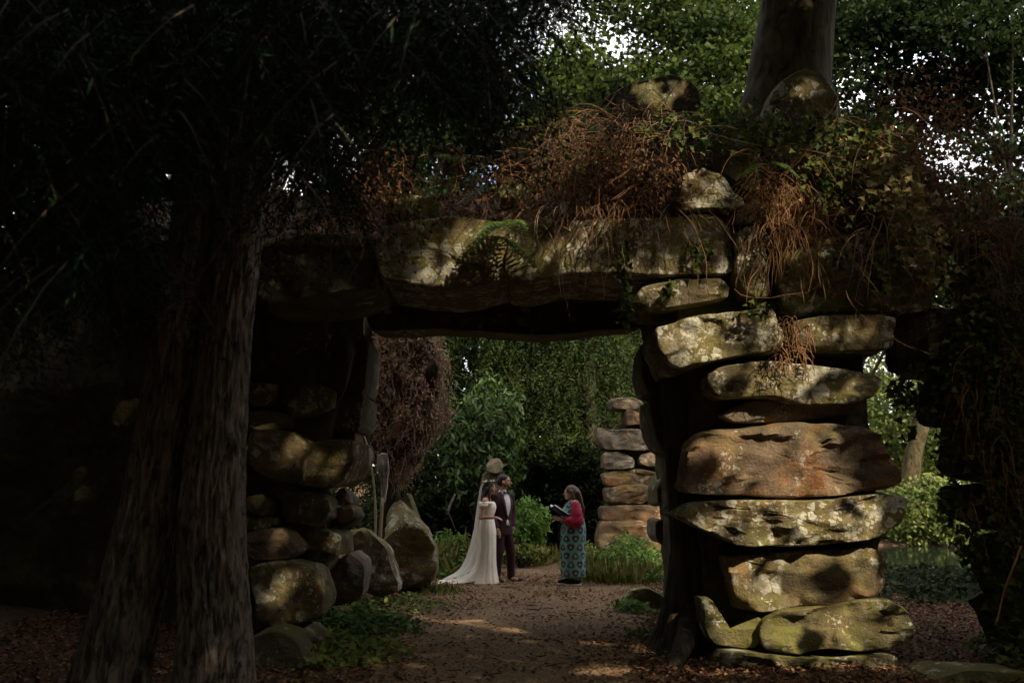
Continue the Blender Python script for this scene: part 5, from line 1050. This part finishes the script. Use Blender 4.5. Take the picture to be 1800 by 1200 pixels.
crn = obj('flower_crown', *tubes([(np.stack([.015+.10*np.cos(t_), .09*np.sin(t_), 1.655+.012*np.cos(t_)], 1), np.full(28, .006)) for t_ in (np.linspace(0, 2*math.pi, 28),)], 6), M['twig'], bd, None, True, True)
for k in range(15):
    a = k*2*math.pi/15; c0 = np.array([.015+.105*math.cos(a), .095*math.sin(a), 1.662+.014*math.cos(a)+R(0, .02)]); d0 = unit(np.array([math.cos(a), math.sin(a), .9])); m_ = 8; sz = R(.022, .036)
    t1 = unit(np.cross(d0, [0.2, .3, 1])); t2 = np.cross(d0, t1); aa = np.linspace(0, 2*math.pi, m_, endpoint=False); A = np.cos(aa)[:, None]*t1+np.sin(aa)[:, None]*t2+d0*.5
    V, F = leafgeo(np.repeat(c0[None], m_, 0), A, np.repeat(d0[None], m_, 0), sz, sz*.8, BROAD, .15); obj('flower' if k % 3 else 'leaf_sprig', V, F, MP['petal'] if k % 3 else MP['leafcrown'], crn, np.full(2*m_, R(0, 1)), False, True)
obj('earring', *ellipsoid((.03, -.085, 1.50), (.005, .005, .012), 8, 6), MP['pages'], bd, None, True, True)

# officiant
ox, oy = PXY(1006, 16.5), 16.5
of = thing('person', 'woman in teal printed dress with crimson sleeves, reading from a book', 'person', (ox, oy, float(gz(ox, oy))+.012), math.radians(188))
HC = (.05, 0, 1.475)
al = [(0, .175, 1.30), (-.01, .25, 1.02), (.21, .13, 1.045)]; ar = [(0, -.175, 1.30), (.0, -.24, 1.03), (.22, -.08, 1.06)]
b = [ellipsoid((0, 0, 1.15), (.12, .15, .2)), ellipsoid((0, 0, .92), (.14, .16, .18)), capsule((-.01, 0, 1.32), .055, (.03, 0, 1.40), .05), capsule((0, -.13, 1.31), .05, (0, .13, 1.31), .05)]+head_parts(HC, .97, True)
b += chain(al, (.048, .04, .026))+chain(ar, (.048, .04, .026))+chain([(0, .085, .85), (.01, .085, .45), (-.02, .085, .08)], (.085, .06, .042))+chain([(.02, -.085, .85), (.03, -.085, .45), (.05, -.085, .08)], (.085, .06, .042))
b += hand(al[2], unit(np.array([1., -.1, .1])), np.array([0, .3, -1.]), np.array([0, -.5, .6]), .45, .95)+hand(ar[2], unit(np.array([1., .1, .1])), np.array([0, -.3, -1.]), np.array([0, .5, .6]), .45, .95)
fused('body', b, MP['skin'], of, .0075, 3); face_bits(HC, .97, of, MP['hair_brown'])
hp = [ellipsoid((.024, 0, 1.508), (.106, .09, .098)), ellipsoid((-.03, 0, 1.46), (.09, .094, .115)), ellipsoid((.098, 0, 1.528), (.03, .072, .03))]
for k in range(14):
    y = -.085+.17*(k/13); hp += chain([(-.07, y*.95, 1.48), (-.11, y*1.05, 1.36), (-.145, y*1.0, 1.22), (-.15, y*.9, R(1.04, 1.14))], (.04, .035, .028, .010))
for y in (-.088, .088): hp += chain([(.055, y, 1.50), (.03, y*1.06, 1.42), (-.02, y*1.02, 1.34), (-.08, y, 1.26)], (.03, .03, .026, .015))
fused('hair', hp, MP['hair_brown'], of, .0085, 2)
V, F, uv = loft([(.13, .01, 0, .195, .215), (.3, .01, 0, .195, .215), (.6, .01, 0, .20, .215), (.85, 0, 0, .205, .215), (.98, 0, 0, .19, .205), (1.1, .015, 0, .18, .195), (1.22, .01, 0, .16, .195), (1.31, -.005, 0, .115, .18), (1.36, -.01, 0, .07, .10), (1.375, -.01, 0, .058, .07)], 96, .03, 9, .5, 6)
obj('dress', V, F, MP['print'], of, None, True, True, uv)
obj('collar', *loft([(1.355, -.005, 0, .075, .09), (1.375, 0, 0, .068, .076), (1.395, .005, 0, .06, .066)], 36, 0, sub=3)[:2], MP['sleeve'], of, None, True, True)
for a_, s_ in ((al, 1), (ar, -1)):
    fused('sleeve', chain([(0, .18*s_, 1.275), (-.02, .235*s_, 1.12), a_[1], (.1, (a_[1][1]+a_[2][1])/2, 1.02), (a_[2][0]-.03, a_[2][1], a_[2][2])], (.072, .095, .10, .085, .04)), MP['sleeve'], of, .010, 3)
for x, y in ((-.02, .09), (.06, -.085)):
    sh = fused('shoe', [ellipsoid((x-.02, y, .075), (.062, .046, .055)), capsule((x, y, .06), .045, (x+.13, y, .048), .042), capsule((x+.13, y, .048), .042, (x+.155, y, .045), .038)], MP['sneaker'], of, .008, 3)
    obj('sole', *loft([(0, x+.055, y, .145, .05), (.028, x+.055, y, .143, .049)], 28, 0, sub=1)[:2], MP['sole'], sh, None, False, True)
    obj('sock', *capsule((x-.02, y, .09), .045, (x-.02, y, .16), .047), MP['skin'], of, None, True, True)
# the book, held open on her hands
bkc = np.array(at(981, 901, 16.45)); bk = thing('book', 'open navy book held up by the woman in the printed dress', 'book', bkc, math.radians(188))
def slab(x0, x1, y0, y1, z0, z1):
    V = np.array([(x, y, z) for z in (z0, z1) for y in (y0, y1) for x in (x0, x1)], float); return V, [np.array([(0, 2, 3, 1), (4, 5, 7, 6), (0, 1, 5, 4), (2, 6, 7, 3), (0, 4, 6, 2), (1, 3, 7, 5)])]
for s_ in (-1, 1):
    for nm, z0, z1, mt, sh in (('cover', 0, .006, 'cover', 0), ('page_block', .006, .026, 'pages', .008)):
        V, F = slab(-.15+sh, .15-sh, 0, .21-sh, z0, z1); V[:, 1] *= s_
        if s_ < 0: F = [f[:, ::-1] for f in F]
        a = .22; y, z = V[:, 1].copy(), V[:, 2].copy(); V[:, 1] = y*math.cos(a)-s_*z*math.sin(a); V[:, 2] = s_*y*math.sin(a)+z*math.cos(a)
        tl = math.radians(33); x, z = V[:, 0].copy(), V[:, 2].copy(); V[:, 0] = x*math.cos(tl)-z*math.sin(tl); V[:, 2] = x*math.sin(tl)+z*math.cos(tl)
        obj(nm, V, F, MP[mt], bk, None, False, True)
